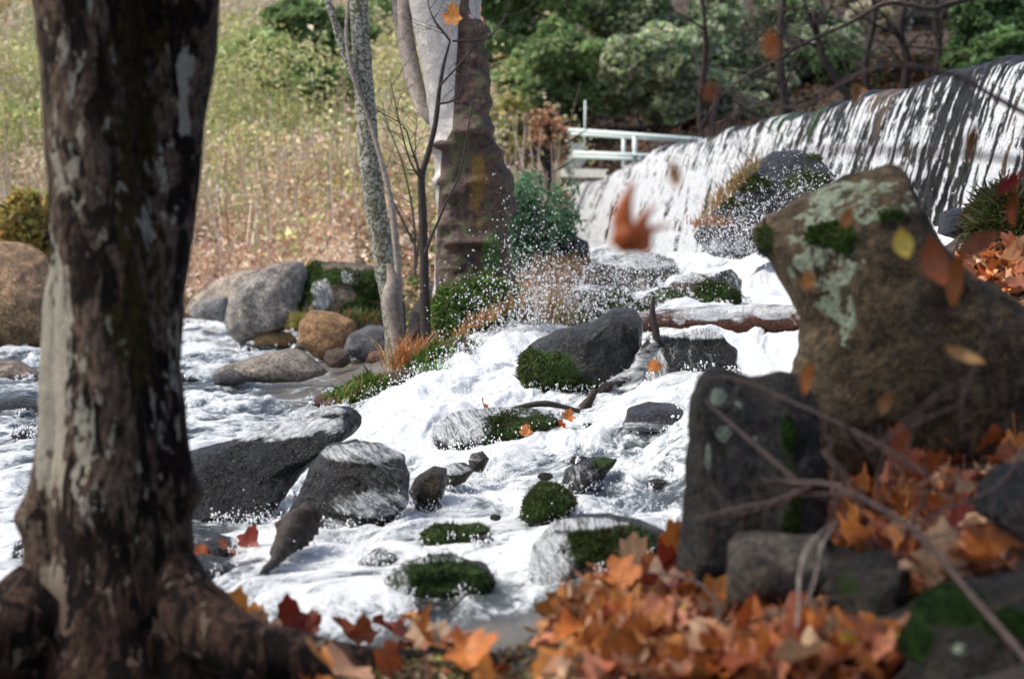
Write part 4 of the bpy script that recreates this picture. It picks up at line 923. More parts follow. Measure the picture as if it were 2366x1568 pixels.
rock('grassy dark mound at the right picture edge below the weir', [(2210, 590), (2250, 510), (2300, 460), (2380, 430), (2500, 440), (2520, 620), (2350, 650), (2250, 640)], 10.5, .5, (.035, .03, .02), lean=.3, moss=[(2330, 520, 90, 90, .8)], tuft=4000, tlen=.07, tcol=[(.02, .045, .01), (.05, .07, .015), (.08, .06, .03)], rough=.1)
rock('small blue black stone between the tall boulder and the weir foot', [(2170, 540), (2180, 490), (2215, 480), (2250, 520), (2240, 560)], 12, .2, (.04, .05, .08), True, lvl=4)
for i, (x, y, r, d, lab) in enumerate(((1290, 1130, 14, 9.6, 'tiny dark stone tip in the foam left of the half drowned stones'), (1360, 985, 10, 11.5, 'small wet knob of rock below the leaning boulder'), (1145, 1195, 9, 8.9, 'pair of dark pebbles between the two green mossy rocks'),
                                  (1340, 1065, 16, 10.4, 'dark stone tip breaking the rapids under the bluish stone'), (1520, 1120, 18, 9.6, 'purplish stone under the water near the upright foreground rock'), (1260, 1100, 12, 10, 'little green tipped stone in the middle of the rapids'))):
    rock(lab, [(x + r * math.cos(t) * 1.5, y + r * math.sin(t) * .8) for t in np.linspace(0, 6.28, 9)[:-1]], d, r / F * d, (.06, .05, .045), True, lvl=4, rough=.15)

# ------------------------------------------------------------------ trunks
def trunk(name, levels, d, mat, n=260, sides=200, attr=None, disp=None, seed=0, parent=None):
    """levels: (py, [(cx, r, dy), ...]) circles whose smooth union is the section"""
    pys = np.array([l[0] for l in levels], float); K = len(levels[0][1])
    arr = np.array([[list(c) for c in l[1]] for l in levels], float)
    t = np.linspace(0, 1, n); yy = pys[0] + (pys[-1] - pys[0]) * t
    o = np.argsort(pys); A = np.stack([[np.interp(yy, pys[o], arr[o, k, j]) for j in range(3)] for k in range(K)])
    ker = np.ones(9) / 9
    A = np.apply_along_axis(lambda v: np.convolve(np.pad(v, 4, 'edge'), ker, 'valid'), 2, A)
    cx = A[:, 0] ; rr = A[:, 1] / F * d; off = A[:, 2]
    z = P(CX, yy, d)[:, 2]; yb = P(CX, yy, d)[:, 1]
    wx = (cx - CX) / F * d; w = rr ** 2 / (rr ** 2).sum(0)
    ccx = (wx * w).sum(0); ccy = (off * w).sum(0)
    th = np.linspace(0, 2 * np.pi, sides, endpoint=False); c_, s_ = np.cos(th), np.sin(th)
    R = np.zeros((n, sides))
    acc = 0; kk = 22.
    for k in range(K):
        dx = (wx[k] - ccx)[:, None]; dy = (off[k] - ccy)[:, None]; r = rr[k][:, None]
        b = dx * c_ + dy * s_; disc = b * b - (dx * dx + dy * dy - r * r)
        ex = np.where(disc > 0, b + np.sqrt(np.maximum(disc, 0)), 0); acc = acc + np.exp(kk * np.clip(ex, 0, 2) / .25)
    R = np.log(acc) / kk * .25
    X = ccx[:, None] + R * c_; Y = yb[:, None] + ccy[:, None] + R * s_; Z = np.repeat(z[:, None], sides, 1)
    V = np.stack([X, Y, Z], -1); N = np.stack([np.broadcast_to(c_, X.shape), np.broadcast_to(s_, X.shape), X * 0], -1)
    if disp is not None: V = V + N * disp(V, N)[..., None]
    V = V.reshape(-1, 3); i = np.arange(n - 1)[:, None] * sides; j = np.arange(sides)[None]; j2 = (j + 1) % sides
    Q = np.stack([i + j, i + j2, i + sides + j2, i + sides + j], -1).reshape(-1, 4)
    return mobj(name, V, Q, mat, parent, attrs={'mask': attr(V) if attr else np.zeros((len(V), 3))})
# foreground sycamore
fg = empty('sycamore_tree', tuple(P(250, 1540, 6.0)), 'big dark mottled sycamore trunk filling the left foreground', 'tree')
lv = [(-500, [(140, 120, 0), (500, 85, .1), (160, 60, 0)]),
      (-60, [(190, 118, 0), (415, 88, .08), (180, 60, 0)]),
      (100, [(205, 114, 0), (408, 80, .1), (200, 60, 0)]),
      (280, [(216, 112, 0), (392, 70, .09), (190, 60, 0)]),
      (450, [(228, 114, 0), (376, 70, .07), (200, 60, 0)]),
      (600, [(250, 118, 0), (355, 76, .03), (190, 66, .0)]),
      (700, [(250, 118, 0), (345, 74, .03), (160, 62, .04)]),
      (850, [(255, 120, 0), (335, 78, .02), (150, 64, .05)]),
      (1000, [(262, 130, 0), (345, 84, .02), (150, 70, .06)]),
      (1100, [(262, 135, 0), (355, 88, .02), (130, 66, .06)]),
      (1190, [(260, 140, 0), (355, 86, .02), (112, 66, .05)]),
      (1300, [(265, 146, 0), (345, 88, .0), (122, 72, .03)]),
      (1400, [(270, 165, 0), (368, 102, -.02), (110, 92, 0)]),
      (1500, [(275, 190, 0), (420, 122, -.04), (70, 118, 0)]),
      (1640, [(280, 260, 0), (520, 160, -.05), (0, 180, 0)])]
def fg_disp(V, N):
    q = V * np.array([1, 1, .45])
    b = (ridge(q * 9, 4, 3) - .5) * .014 + (fbm(q * 30, 3, 8) - .5) * .006
    px, py, _ = proj(V)
    for x, y, rx, ry, h in ((446, 1135, 26, 36, .03), (60, 1195, 34, 40, .03), (430, 1270, 30, 60, .012), (300, 560, 60, 60, .01), (250, 900, 70, 50, .012), (382, 290, 16, 12, .01), (200, 1150, 60, 70, .014)):
        b = b + h * np.exp(-((px - x) / rx) ** 2 - ((py - y) / ry) ** 2) * (N[..., 1] < .6)
    return b
def fg_attr(V):
    px, py, _ = proj(V)
    pale = np.zeros(len(V))
    for x, y, rx, ry, h in ((358, 80, 24, 120, .8), (380, 320, 26, 130, .6), (425, 180, 22, 120, .5), (120, 850, 40, 240, 1.0), (110, 1060, 40, 80, .6), (330, 470, 26, 120, .5), (395, 860, 20, 130, .5), (200, 1050, 30, 140, .5), (160, 360, 40, 200, .35), (120, 1380, 30, 90, .8), (340, 1480, 60, 60, .3)):
        pale = np.maximum(pale, h * np.exp(-((px - x) / rx) ** 4 - ((py - y) / ry) ** 4))
    pale -= .8 * np.exp(-((px - 318) / 26) ** 2 - ((py - 100) / 500) ** 2)
    pale -= .5 * sst(430, 480, px + (py - 300) * .03)
    ol = np.exp(-((px - 310) / 60) ** 2) * (py < 900)
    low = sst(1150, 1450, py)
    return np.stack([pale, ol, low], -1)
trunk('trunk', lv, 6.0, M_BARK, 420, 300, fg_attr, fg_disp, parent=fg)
def fg_root(pts, rad, d, seed):
    W = [P(x, y, dd_) for (x, y), dd_ in zip(pts, d)]
    V, Fa = tube(W, [r / F * 6 for r in rad], 80, 48, .16, 7, seed)
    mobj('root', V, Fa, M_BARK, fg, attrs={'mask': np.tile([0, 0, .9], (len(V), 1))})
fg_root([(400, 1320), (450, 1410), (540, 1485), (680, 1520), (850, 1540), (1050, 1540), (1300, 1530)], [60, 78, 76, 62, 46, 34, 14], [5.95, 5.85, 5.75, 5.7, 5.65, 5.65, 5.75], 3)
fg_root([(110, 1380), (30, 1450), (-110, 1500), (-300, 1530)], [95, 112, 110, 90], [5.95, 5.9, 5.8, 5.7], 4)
parts = [tube([P(455, 215, 5.95), P(468, 195, 5.9), P(485, 178, 5.9)], [.006, .005, .001], 6, 5), tube([P(478, 72, 5.95), P(500, 60, 5.9), P(515, 55, 5.9)], [.008, .005, .001], 6, 5), tube([P(458, 218, 5.95), P(480, 208, 5.9), P(484, 220, 5.9)], [.007, .008, .001], 6, 5)]
V, Fa = join(parts); mobj('twig_stub', V, Fa, M_TWIG, fg)

def fg_shade_crown():  # out-of-view leaves and boughs, added and spread wide to shade trunk and near bank
    p, k = crown_pts((1.2, 5.2, 5.6), (4.6, 2.6, 1.5), 5200, 26, .4, 77)
    p = p[p[:, 2] > 3.0 + .18 * np.maximum(p[:, 1] - 6, 0)]
    V, Q, cc = leaf_quads(p, .13, pal([(.5, .3, .08), (.42, .34, .1), (.5, .22, .06)], len(p)), 1.0, elong=1.3)
    mobj('crown', V, Q, M_FOL, fg, attrs={'col': cc}, smooth=False)
    parts = []; rs = np.random.RandomState(8)
    for i in range(16):
        a = P(rs.choice([180, 450]), -480, 6.0); e = np.array([1.2, 5.2, 5.8]) + rs.normal(size=3) * np.array([2.6, 1.2, .6])
        parts.append(tube([a - np.array([0, 0, .3]), a * .5 + e * .5 + rs.normal(0, .25, 3), e], [.09, .05, .015], 14, 8, .1, 8, i))
    V, Fa = join(parts); mobj('shade_limbs', V, Fa, M_BARK, fg, attrs={'mask': np.zeros((len(V), 3))})
fg_shade_crown()
# pale peeling sycamore
sy = empty('sycamore_tree', tuple(P(1100, 665, 17.5)), 'pale sycamore with brown burls and moss at its foot, in mid distance', 'tree')
lv2 = [(-200, [(1000, 55, 0), (1080, 30, -.05)]), (0, [(1005, 60, 0), (1075, 30, -.05)]), (100, [(1022, 58, 0), (1085, 30, -.05)]), (250, [(1045, 55, 0), (1085, 38, -.04)]), (400, [(1065, 58, 0), (1098, 50, -.04)]),
       (500, [(1072, 62, 0), (1108, 52, -.03)]), (600, [(1078, 68, 0), (1120, 58, -.02)]), (680, [(1085, 82, 0), (1130, 66, 0)]), (760, [(1090, 100, 0), (1140, 80, 0)])]
burls = [(1083, 300, 34, 22, .10), (1020, 335, 26, 14, .08), (1128, 355, 16, 24, .07), (1150, 420, 26, 44, .09), (1158, 480, 20, 30, .07), (1100, 70, 18, 18, .06), (1108, 190, 16, 40, .05), (1112, 240, 14, 16, .05), (1050, 450, 22, 14, .04), (1030, 520, 20, 20, .04),
         (1100, 560, 30, 12, .03), (1060, 560, 24, 14, .04), (1140, 560, 24, 30, .04), (1095, 420, 18, 12, .04), (1022, 420, 16, 16, .05), (1090, 135, 18, 12, .05)]
def sy_disp(V, N):
    px, py, _ = proj(V); b = (fbm(V * 6, 4, 3) - .5) * .03
    brn = sst(-18, 18, px - (1052 - .12 * (py - 250) * (py > 300)))
    b = b + brn * ((ridge(V * np.array([7, 7, 5]), 4, 5) - .5) * .075)
    for x, y, rx, ry, h in burls:
        b = b + 1.35 * h * np.exp(-((px - x) / rx) ** 2 - ((py - y) / ry) ** 2) * (N[..., 1] < .5)
    return b
def sy_attr(V):
    px, py, _ = proj(V)
    edge = np.interp(py, [0, 250, 300, 340, 480, 600], [1062, 1048, 1045, 1022, 1012, 1006]); brn = sst(-8, 8, px - edge)
    for x, y, rx, ry, h in burls: brn = np.maximum(brn, np.exp(-((px - x) / rx) ** 2 - ((py - y) / ry) ** 2))
    brn = brn * (1 - .9 * ((px > 1085) & (py < 45)))
    och = np.exp(-((px - 1106 + 14 * (fbm(V * 5, 2, 71) - .5) * 4) / 17) ** 2) * sst(320, 390, py) * (1 - sst(460, 590, py)) * sst(.35, .6, fbm(V * 9, 3, 72) + .12)
    mo = np.maximum(np.exp(-((px - 1135) / 26) ** 2 - ((py - 590) / 60) ** 2), np.exp(-((px - 1120) / 50) ** 2 - ((py - 650) / 40) ** 2) * .7)
    return np.stack([brn, och, mo], -1)
trunk('trunk', lv2, 17.5, M_PEEL, 300, 150, sy_attr, sy_disp, parent=sy)
V, Fa = tube([P(950, -200, 17.6), P(935, 20, 17.6), P(955, 150, 17.6), P(985, 260, 17.55), P(1030, 300, 17.5)], [.06, .06, .055, .05, .05], 40, 14, .1, 5); mobj('branch', V, Fa, M_PALESTEM, sy)
# slanting stem
V, Fa = tube([P(905, -120, 19), P(922, 60, 19), P(945, 170, 18.8), P(968, 240, 18.6), P(1000, 275, 18)], [.04, .042, .045, .05, .05], 40, 12, .12, 5); mobj('branch', V, Fa, M_PALESTEM, sy)

# lichen trunk
lt = empty('lichen_tree', tuple(P(912, 830, 19)), 'slim leaning trunk spotted with grey lichen and ivy stem', 'tree')
pts = [(822, -120), (832, 60), (838, 150), (848, 300), (858, 420), (876, 530), (893, 640), (908, 740), (918, 850)]
V, Fa = tube([P(x, y, 19) for x, y in pts], [.075, .085, .09, .095, .1, .1, .095, .09, .1], 160, 40, .14, 9, 2); mobj('trunk', V, Fa, M_LICH, lt)
V, Fa = tube([P(735, -60, 18.9), P(770, 40, 18.9), P(800, 130, 18.9), P(838, 220, 18.9), P(850, 250, 19)], [.035, .035, .04, .045, .05], 60, 14, .2, 9, 3); mobj('limb', V, Fa, M_LICH, lt)
V, Fa = tube([P(812, -60, 18.8), P(800, 70, 18.8), P(815, 170, 18.8), P(860, 300, 18.85), P(905, 480, 18.8), P(925, 700, 18.8), P(928, 800, 18.8)], [.012, .016, .018, .02, .03, .03, .03], 90, 10, .2, 9, 4); mobj('vine', V, Fa, M_PALESTEM, lt)
V, Fa = tube([P(897, 610, 18.6), P(908, 650, 18.6), P(903, 690, 18.6), P(915, 760, 18.6), P(925, 840, 18.6)], [.02, .06, .08, .07, .05], 60, 20, .12, 7, 6); tag(mobj('bare_snag', V, Fa, M_PALESTEM, base=foot(V)), 'smooth pale grey snag leaning on the foot of the lichen trunk', 'snag')
V, Fa = tube([P(936, 870, 16.5), P(936, 780, 16.5), P(932, 700, 16.5), P(933, 680, 16.5)], [.012, .012, .011, .006], 20, 8); tag(mobj('dark_stick', V, Fa, M_TWIG, base=foot(V)), 'thin straight dark stick upright in the dry grass', 'stick')

def twigs(paths, mat, name, root, sides=6, n=None):
    parts = [tube([P(*p[:3]) for p in pts], [p[3] for p in pts], n or max(10, len(pts) * 8), sides, .1, 30, i) for i, pts in enumerate(paths)]
    V, Fa = join(parts); return mobj(name, V, Fa, mat, root)
def rand_twigs(path, count, L, r, seed, gen=2, d_jit=.05):
    """side twigs off a list of world points"""
    rs = np.random.RandomState(seed); out = []; c = smooth_path(np.array(path), 60)
    for k in range(count):
        i = rs.randint(4, 58); a = c[i]; t = c[min(i + 1, 59)] - c[i - 1]; t /= np.linalg.norm(t) + 1e-9
        s = rs.normal(size=3) * np.array([1, .5, 1]); s -= t * (s @ t); s /= np.linalg.norm(s) + 1e-9
        l = L * rs.uniform(.4, 1.1); q = [a]; dv = t * .7 + s * .8
        for m in range(4):
            dv = dv + rs.normal(0, .25, 3); dv /= np.linalg.norm(dv); q.append(q[-1] + dv * l / 4)
        out.append(tube(q, [r, r * .8, r * .6, r * .45, r * .2], 12, 5))
        if gen > 1:
            for g_ in range(2):
                b = q[rs.randint(1, 4)]; e = b + (dv + rs.normal(0, .7, 3)) * l * .3
                out.append(tube([b, (b + e) / 2 + rs.normal(0, .02 * L, 3), e], [r * .5, r * .4, r * .15], 6, 4))
    return out
# dark sapling
sp_ = empty('dark_sapling', tuple(P(985, 800, 16.6)), 'slender dark sapling with bare twigs in front of the sycamore', 'sapling')
main = [(985, 800), (982, 700), (980, 600), (976, 480), (974, 410), (985, 370), (1005, 290), (1015, 210), (1025, 150), (1040, 95)]
V, Fa = tube([P(x, y, 16.6) for x, y in main], [.045, .04, .036, .033, .03, .025, .022, .018, .014, .009], 120, 12, .12, 12, 4); mobj('stem', V, Fa, M_TWIG, sp_)
br = [[(980, 590), (1000, 540), (1030, 470), (1062, 400), (1085, 280), (1100, 200)], [(1012, 240), (1040, 235), (1062, 215), (1085, 130), (1105, 90)], [(1015, 200), (1060, 150), (1100, 100), (1120, 40)], [(1040, 95), (1000, 40), (985, -10)],
      [(1045, 95), (1120, 90), (1160, 50), (1185, -10)], [(974, 410), (950, 340), (930, 290), (860, 250)], [(974, 420), (940, 350), (900, 180)]]
pr = []
for i, b_ in enumerate(br):
    w = [P(x, y, 16.5) for x, y in b_]; pr.append(tube(w, np.linspace(.014, .003, len(w)) if i == 0 else np.linspace(.01, .003, len(w)), 40, 6)); pr += rand_twigs(w, 7, .5, .0035, i + 40)
V, Fa = join(pr); mobj('twigs', V, Fa, M_TWIG, sp_)
# faint fine twigs left of the sycamore
wf = empty('wispy_sapling', tuple(P(955, 640, 20)), 'wispy bare sapling of fine grey twigs between the two trunks', 'sapling')
pr = []
for i, b_ in enumerate(([(960, 640), (955, 500), (930, 380), (900, 300), (880, 230)], [(960, 620), (975, 480), (960, 350), (965, 260)], [(955, 560), (900, 450), (860, 380)])):
    w = [P(x, y, 20) for x, y in b_]; pr.append(tube(w, np.linspace(.014, .003, len(w)), 40, 6)); pr += rand_twigs(w, 9, .9, .004, i + 70)
V, Fa = join(pr); mobj('twigs', V, Fa, M_GREYTWIG, wf)

# ------------------------------------------------------------------ logs and driftwood
lg = empty('fallen_log', tuple(P(1680, 760, 14.6)), 'reddish brown wet log lying level across the cascade, water over it', 'log')
def log_attr(V):
    px, py, _ = proj(V); top = sst(.0, .035, V[:, 2] - np.interp(px, [1480, 1860], [zof(1480, 752, 14.8), zof(1860, 744, 14.6)]) + (fbm(V * 14, 3, 4) - .5) * .12)
    return np.stack([top * 0, top, top * 0], -1)
V, Fa = tube([P(1478, 745, 14.9), P(1560, 742, 14.85), P(1680, 738, 14.8), P(1790, 736, 14.7), P(1900, 736, 14.6)], [.075, .095, .1, .105, .1], 160, 48, .12, 6, 2)
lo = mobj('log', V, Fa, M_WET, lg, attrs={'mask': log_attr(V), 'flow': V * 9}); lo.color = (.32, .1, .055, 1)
V, Fa = tube([P(1515, 805, 12.9), P(1516, 770, 12.9), P(1508, 725, 12.9), P(1510, 685, 12.9)], [.032, .024, .02, .012], 30, 12, .15, 20); tag(mobj('branch_stub', V, Fa, M_TWIG, base=foot(V)), 'short dark stick standing upright on the black wet rock', 'stick')
W = [P(x, y, 12.7) for x, y in ((1515, 790), (1490, 820), (1470, 860), (1430, 880), (1395, 900), (1355, 945), (1335, 965))]
V, Fa = tube(W, [.05, .05, .045, .04, .036, .04, .03], 100, 22, .25, 14, 3)
aa = sst(.5, .62, fbm(V * 12, 3, 9) + .25 * (V[:, 2] > np.median(V[:, 2])))
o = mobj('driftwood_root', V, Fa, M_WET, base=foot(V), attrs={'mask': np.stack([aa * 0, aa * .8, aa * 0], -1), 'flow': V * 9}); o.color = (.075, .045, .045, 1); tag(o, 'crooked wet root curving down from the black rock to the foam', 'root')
W = [P(x, y, 12.4) for x, y in ((1345, 955), (1362, 925), (1378, 900))]
V, Fa = tube(W, [.045, .03, .02], 30, 14, .3, 16, 5); tag(mobj('wood_knob', V, Fa, M_DWOOD, base=foot(V)), 'dark knobbly wood stump poking out below the leaning boulder', 'driftwood')
W = [P(x, y, 12.0) for x, y in ((1180, 945), (1260, 932), (1340, 950))]
V, Fa = tube(W, [.012, .018, .012], 30, 8, .3, 16, 5); tag(mobj('thin_branch', V, Fa, M_TWIG, base=foot(V)), 'thin black branch lying under the leaning boulder', 'branch')
W = [P(x, y, mix(8.25, 7.5, (712 - x) / 110.)) for x, y in ((712, 1190), (684, 1225), (655, 1262), (630, 1300), (602, 1325))]
V, Fa = tube(W, [.05, .06, .034, .018, .01], 70, 9, 1.0, 22, 5)
tag(mobj('driftwood_stump', V, Fa, M_DWOOD, base=foot(V)), 'tapering brown driftwood stump wedged before the dome shaped rock', 'driftwood')
W = [P(x, y, 23) for x, y in ((1478, 640), (1490, 672), (1508, 700))]
V, Fa = tube(W, [.03, .035, .03], 20, 8, .1, 9, 5); tag(mobj('pale_stick', V, Fa, M_PALESTEM, base=foot(V)), 'short pale stick leaning in the spray of the splash pool', 'stick')
W = [P(x, y, 6.9) for x, y in ((1020, 1425), (1060, 1390), (1095, 1350), (1092, 1335))]
V, Fa = tube(W, [.004, .004, .003, .001], 20, 6); tag(mobj('water_twig', V, Fa, M_TWIG, base=foot(V)), 'fine dark twig sticking out of the pool by the black mossy block', 'twig')

# dry grass tufts
def grass_tuft(px, py, d, n, h, cols, label, spread, seed, lean=(0, 0), slope=0.):
    rs = np.random.RandomState(seed); b = P(px, py, d)
    r0 = b + np.stack([rs.normal(0, spread, n), rs.normal(0, spread * .6, n), np.zeros(n)], -1)
    r0[:, 2] += slope * (r0[:, 0] - b[0]) + rs.normal(0, .02, n)
    out = rs.normal(0, .45, (n, 3)); out[:, 2] = 0; out[:, 0] += lean[0]; L = h * rs.uniform(.4, 1.1, n)[:, None]
    V = []; w0 = np.cross(out + 1e-3, [0, 0, 1]); w0 /= np.linalg.norm(w0, axis=1)[:, None] + 1e-9
    for t, wd in ((0, 1), (.35, .9), (.7, .6), (1, .08)):
        p = r0 + out * L * t ** 1.7 + np.array([0, 0, 1]) * L * (t - .45 * t ** 2.5 * rs.uniform(.3, 1.3, n)[:, None]); V += [p - w0 * .006 * wd, p + w0 * .006 * wd]
    V = np.stack(V, 1).reshape(-1, 3); k = np.arange(n)[:, None] * 8
    Q = np.vstack([k + np.array([2 * i, 2 * i + 1, 2 * i + 3, 2 * i + 2]) for i in range(3)])
    o = mobj('grass_tuft', V, Q, M_FOL, base=tuple(b), attrs={'col': np.repeat(pal(cols, n, .2), 8, 0)}, smooth=False); tag(o, label, 'grass')
STRAW = [(.5, .33, .15), (.42, .2, .08), (.55, .42, .22), (.35, .14, .05)]
grass_tuft(945, 850, 15.9, 260, .36, STRAW, 'upright straw coloured grass tuft by the thin dark stick', .09, 1)
grass_tuft(975, 850, 15.6, 240, .30, [(.48, .2, .07), (.5, .3, .13), (.4, .16, .06)], 'orange dead grass tuft right of the thin dark stick', .08, 2)
grass_tuft(935, 915, 15.2, 200, .16, [(.5, .2, .06), (.48, .3, .14)], 'rusty orange leaf and grass clump at the chute edge', .07, 3)
grass_tuft(1120, 745, 16.4, 220, .16, [(.42, .24, .1), (.35, .2, .08)], 'drooping brown grass on the mossy bank above the chute', .14, 4, slope=.5)
grass_tuft(1015, 880, 15.0, 260, .2, [(.06, .18, .02), (.1, .24, .04)], 'fresh green grass tuft in the middle of the mossy bank', .08, 5)
grass_tuft(830, 915, 14.9, 260, .14, [(.08, .2, .03), (.25, .25, .08)], 'low green grass tuft at the lower tip of the mossy bank', .1, 6)
grass_tuft(1060, 820, 15.7, 260, .2, [(.06, .2, .03), (.12, .24, .05)], 'green grass tuft beside the upper chute', .1, 7)
grass_tuft(900, 905, 15.2, 220, .14, [(.3, .28, .1), (.4, .34, .16)], 'yellowing grass tuft left of the rusty clump', .1, 8)
grass_tuft(1275, 745, 16.5, 90, .5, [(.4, .34, .2), (.3, .22, .12)], 'thin dry stalks standing behind the leaning boulder', .1, 9)
grass_tuft(1290, 640, 24, 200, .4, [(.4, .25, .14), (.25, .2, .1)], 'brown weeds at the left foot of the waterfall', .2, 10)
grass_tuft(1690, 445, 19.6, 260, .28, [(.45, .3, .16), (.35, .24, .12), (.2, .2, .08)], 'dry brown tuft growing on the long dark slab', .14, 11, slope=1.0)
grass_tuft(1640, 520, 19.5, 160, .14, [(.5, .26, .12), (.4, .24, .12)], 'rusty leaf clump at the lower end of the long dark slab', .1, 12)
grass_tuft(700, 755, 23, 200, .26, [(.25, .27, .07), (.4, .3, .1)], 'yellow green tuft between the largest grey boulder and the golden one', .08, 13)
grass_tuft(830, 740, 22, 200, .2, [(.04, .12, .03), (.1, .2, .06), (.4, .15, .06)], 'small leafy plant above the smooth blue grey rock', .12, 14)

# ------------------------------------------------------------------ spray droplets (uncountable)
def build_spray():
    S, Fa = ico(1); pts = []; rad = []
    def blob(px, py, sx, sy, d, sd, n, r0, r1, skew=1):
        x = rng.normal(px, sx, n); y = rng.normal(py, sy, n); dd_ = np.abs(rng.normal(d, sd, n)); pts.append(P(x, y, np.maximum(dd_, 5))); rad.append(np.exp(rng.uniform(math.log(r0), math.log(r1), n)))
    blob(1330, 690, 85, 50, 17, .5, 2470, .0012, 0.0072)
    blob(1230, 700, 35, 50, 16.6, .5, 1140, .0012, 0.0072)
    blob(1480, 640, 80, 45, 17.5, 1, 1900, .0012, 0.0065)
    blob(1210, 620, 50, 70, 16.6, .5, 665, .0012, 0.0065)
    blob(1150, 740, 70, 60, 15.9, .3, 1140, .0012, 0.0065)
    blob(1740, 530, 70, 45, 17.5, 1, 2470, .0012, 0.0058)
    blob(1870, 440, 60, 40, 18, 1, 855, .0012, 0.0058)
    blob(1640, 580, 60, 40, 17.5, 1, 1330, .0012, 0.0058)
    blob(1250, 560, 60, 80, 17.5, .5, 570, .0012, 0.0058)
    # drops thrown up along the edges of the white water
    m = 5200; px = rng.uniform(560, 1560, m); py = rng.uniform(960, 1400, m)
    f, _s = foam_at(px, py); keep = f > .85; px, py = px[keep], py[keep]
    ds = np.linspace(6.5, 18, 140); zs = np.stack([WT(px, np.full_like(px, q)) for q in ds]); zr = np.stack([P(px, py, np.full_like(px, q))[:, 2] for q in ds])
    first = np.argmax(zr < zs, 0); dd_ = ds[first]
    pts.append(P(px, py - np.abs(rng.normal(0, 14, len(px))), dd_ - .05)); rad.append(np.exp(rng.uniform(math.log(.002), math.log(.0055), len(px))))
    # froth thrown off the whole rapids
    m = 34000; px = rng.uniform(430, 1900, m); py = rng.uniform(735, 1420, m); f, _s = foam_at(px, py)
    cl = fbm(np.stack([px / 26, py / 16, px * 0], -1), 3, 5); keep = (f + (cl - .5) * 3.2 > 1.25); px, py = px[keep], py[keep]
    ds = np.linspace(6.5, 30, 200); zs = np.stack([water_base(px, np.full_like(px, q)) for q in ds]); zr = np.stack([P(px, py, np.full_like(px, q))[:, 2] for q in ds])
    hit = zr < zs; first = np.argmax(hit, 0); ok = hit.any(0); px, py, dd_ = px[ok], py[ok], ds[first][ok]
    pts.append(P(px, py, dd_ - .04) + np.stack([px * 0, px * 0, np.minimum(rng.exponential(.022, len(px)), .15) + .02], -1)); rad.append(np.exp(rng.uniform(math.log(.00016), math.log(.0004), len(px))) * dd_)
    # band along the chute
    t = rng.uniform(0, 1, 1600); px = mix(1190, 860, t) + rng.normal(0, 26, 1600); py = mix(770, 945, t) + rng.normal(0, 22, 1600)
    pts.append(P(px, py, mix(15.6, 13.4, t))); rad.append(np.exp(rng.uniform(math.log(.0018), math.log(.006), 1600)))
    # lace of foam where the rapids lap at the stones
    for Ve, Ne, d_, sz_ in EDGE:
        if len(Ve) < 8 or d_ > 26: continue
        n_ = int(min(900, 170 + 1500 * sz_)); k_ = rng.randint(0, len(Ve), n_); cz = fbm(Ve[k_] * 16, 2, 3); k_ = k_[cz > .42]; n_ = len(k_)
        r_ = np.exp(rng.uniform(math.log(.0015), math.log(.0065), n_)) * d_ / 10
        pts.append(Ve[k_] + Ne[k_] * rng.uniform(0, .02, (n_, 1)) + np.stack([rng.normal(0, .008, n_), rng.normal(-.008, .008, n_), rng.exponential(.012, n_)], -1)); rad.append(r_)
    C = np.vstack(pts); R = np.concatenate(rad); n = len(C); R = R * (proj(C)[2] > 0)
    st = np.ones((n, 1, 3)); st[:, 0, 2] = rng.uniform(.8, 1.9, n)
    V = (C[:, None] + S[None] * R[:, None, None] * st).reshape(-1, 3)
    Q = (Fa[None] + (np.arange(n) * len(S))[:, None, None]).reshape(-1, 3)
    tag(mobj('water_spray', V, Q, M_DROP), 'white droplets flying above the rapids and splash pool', 'spray', kind='stuff')
build_spray()

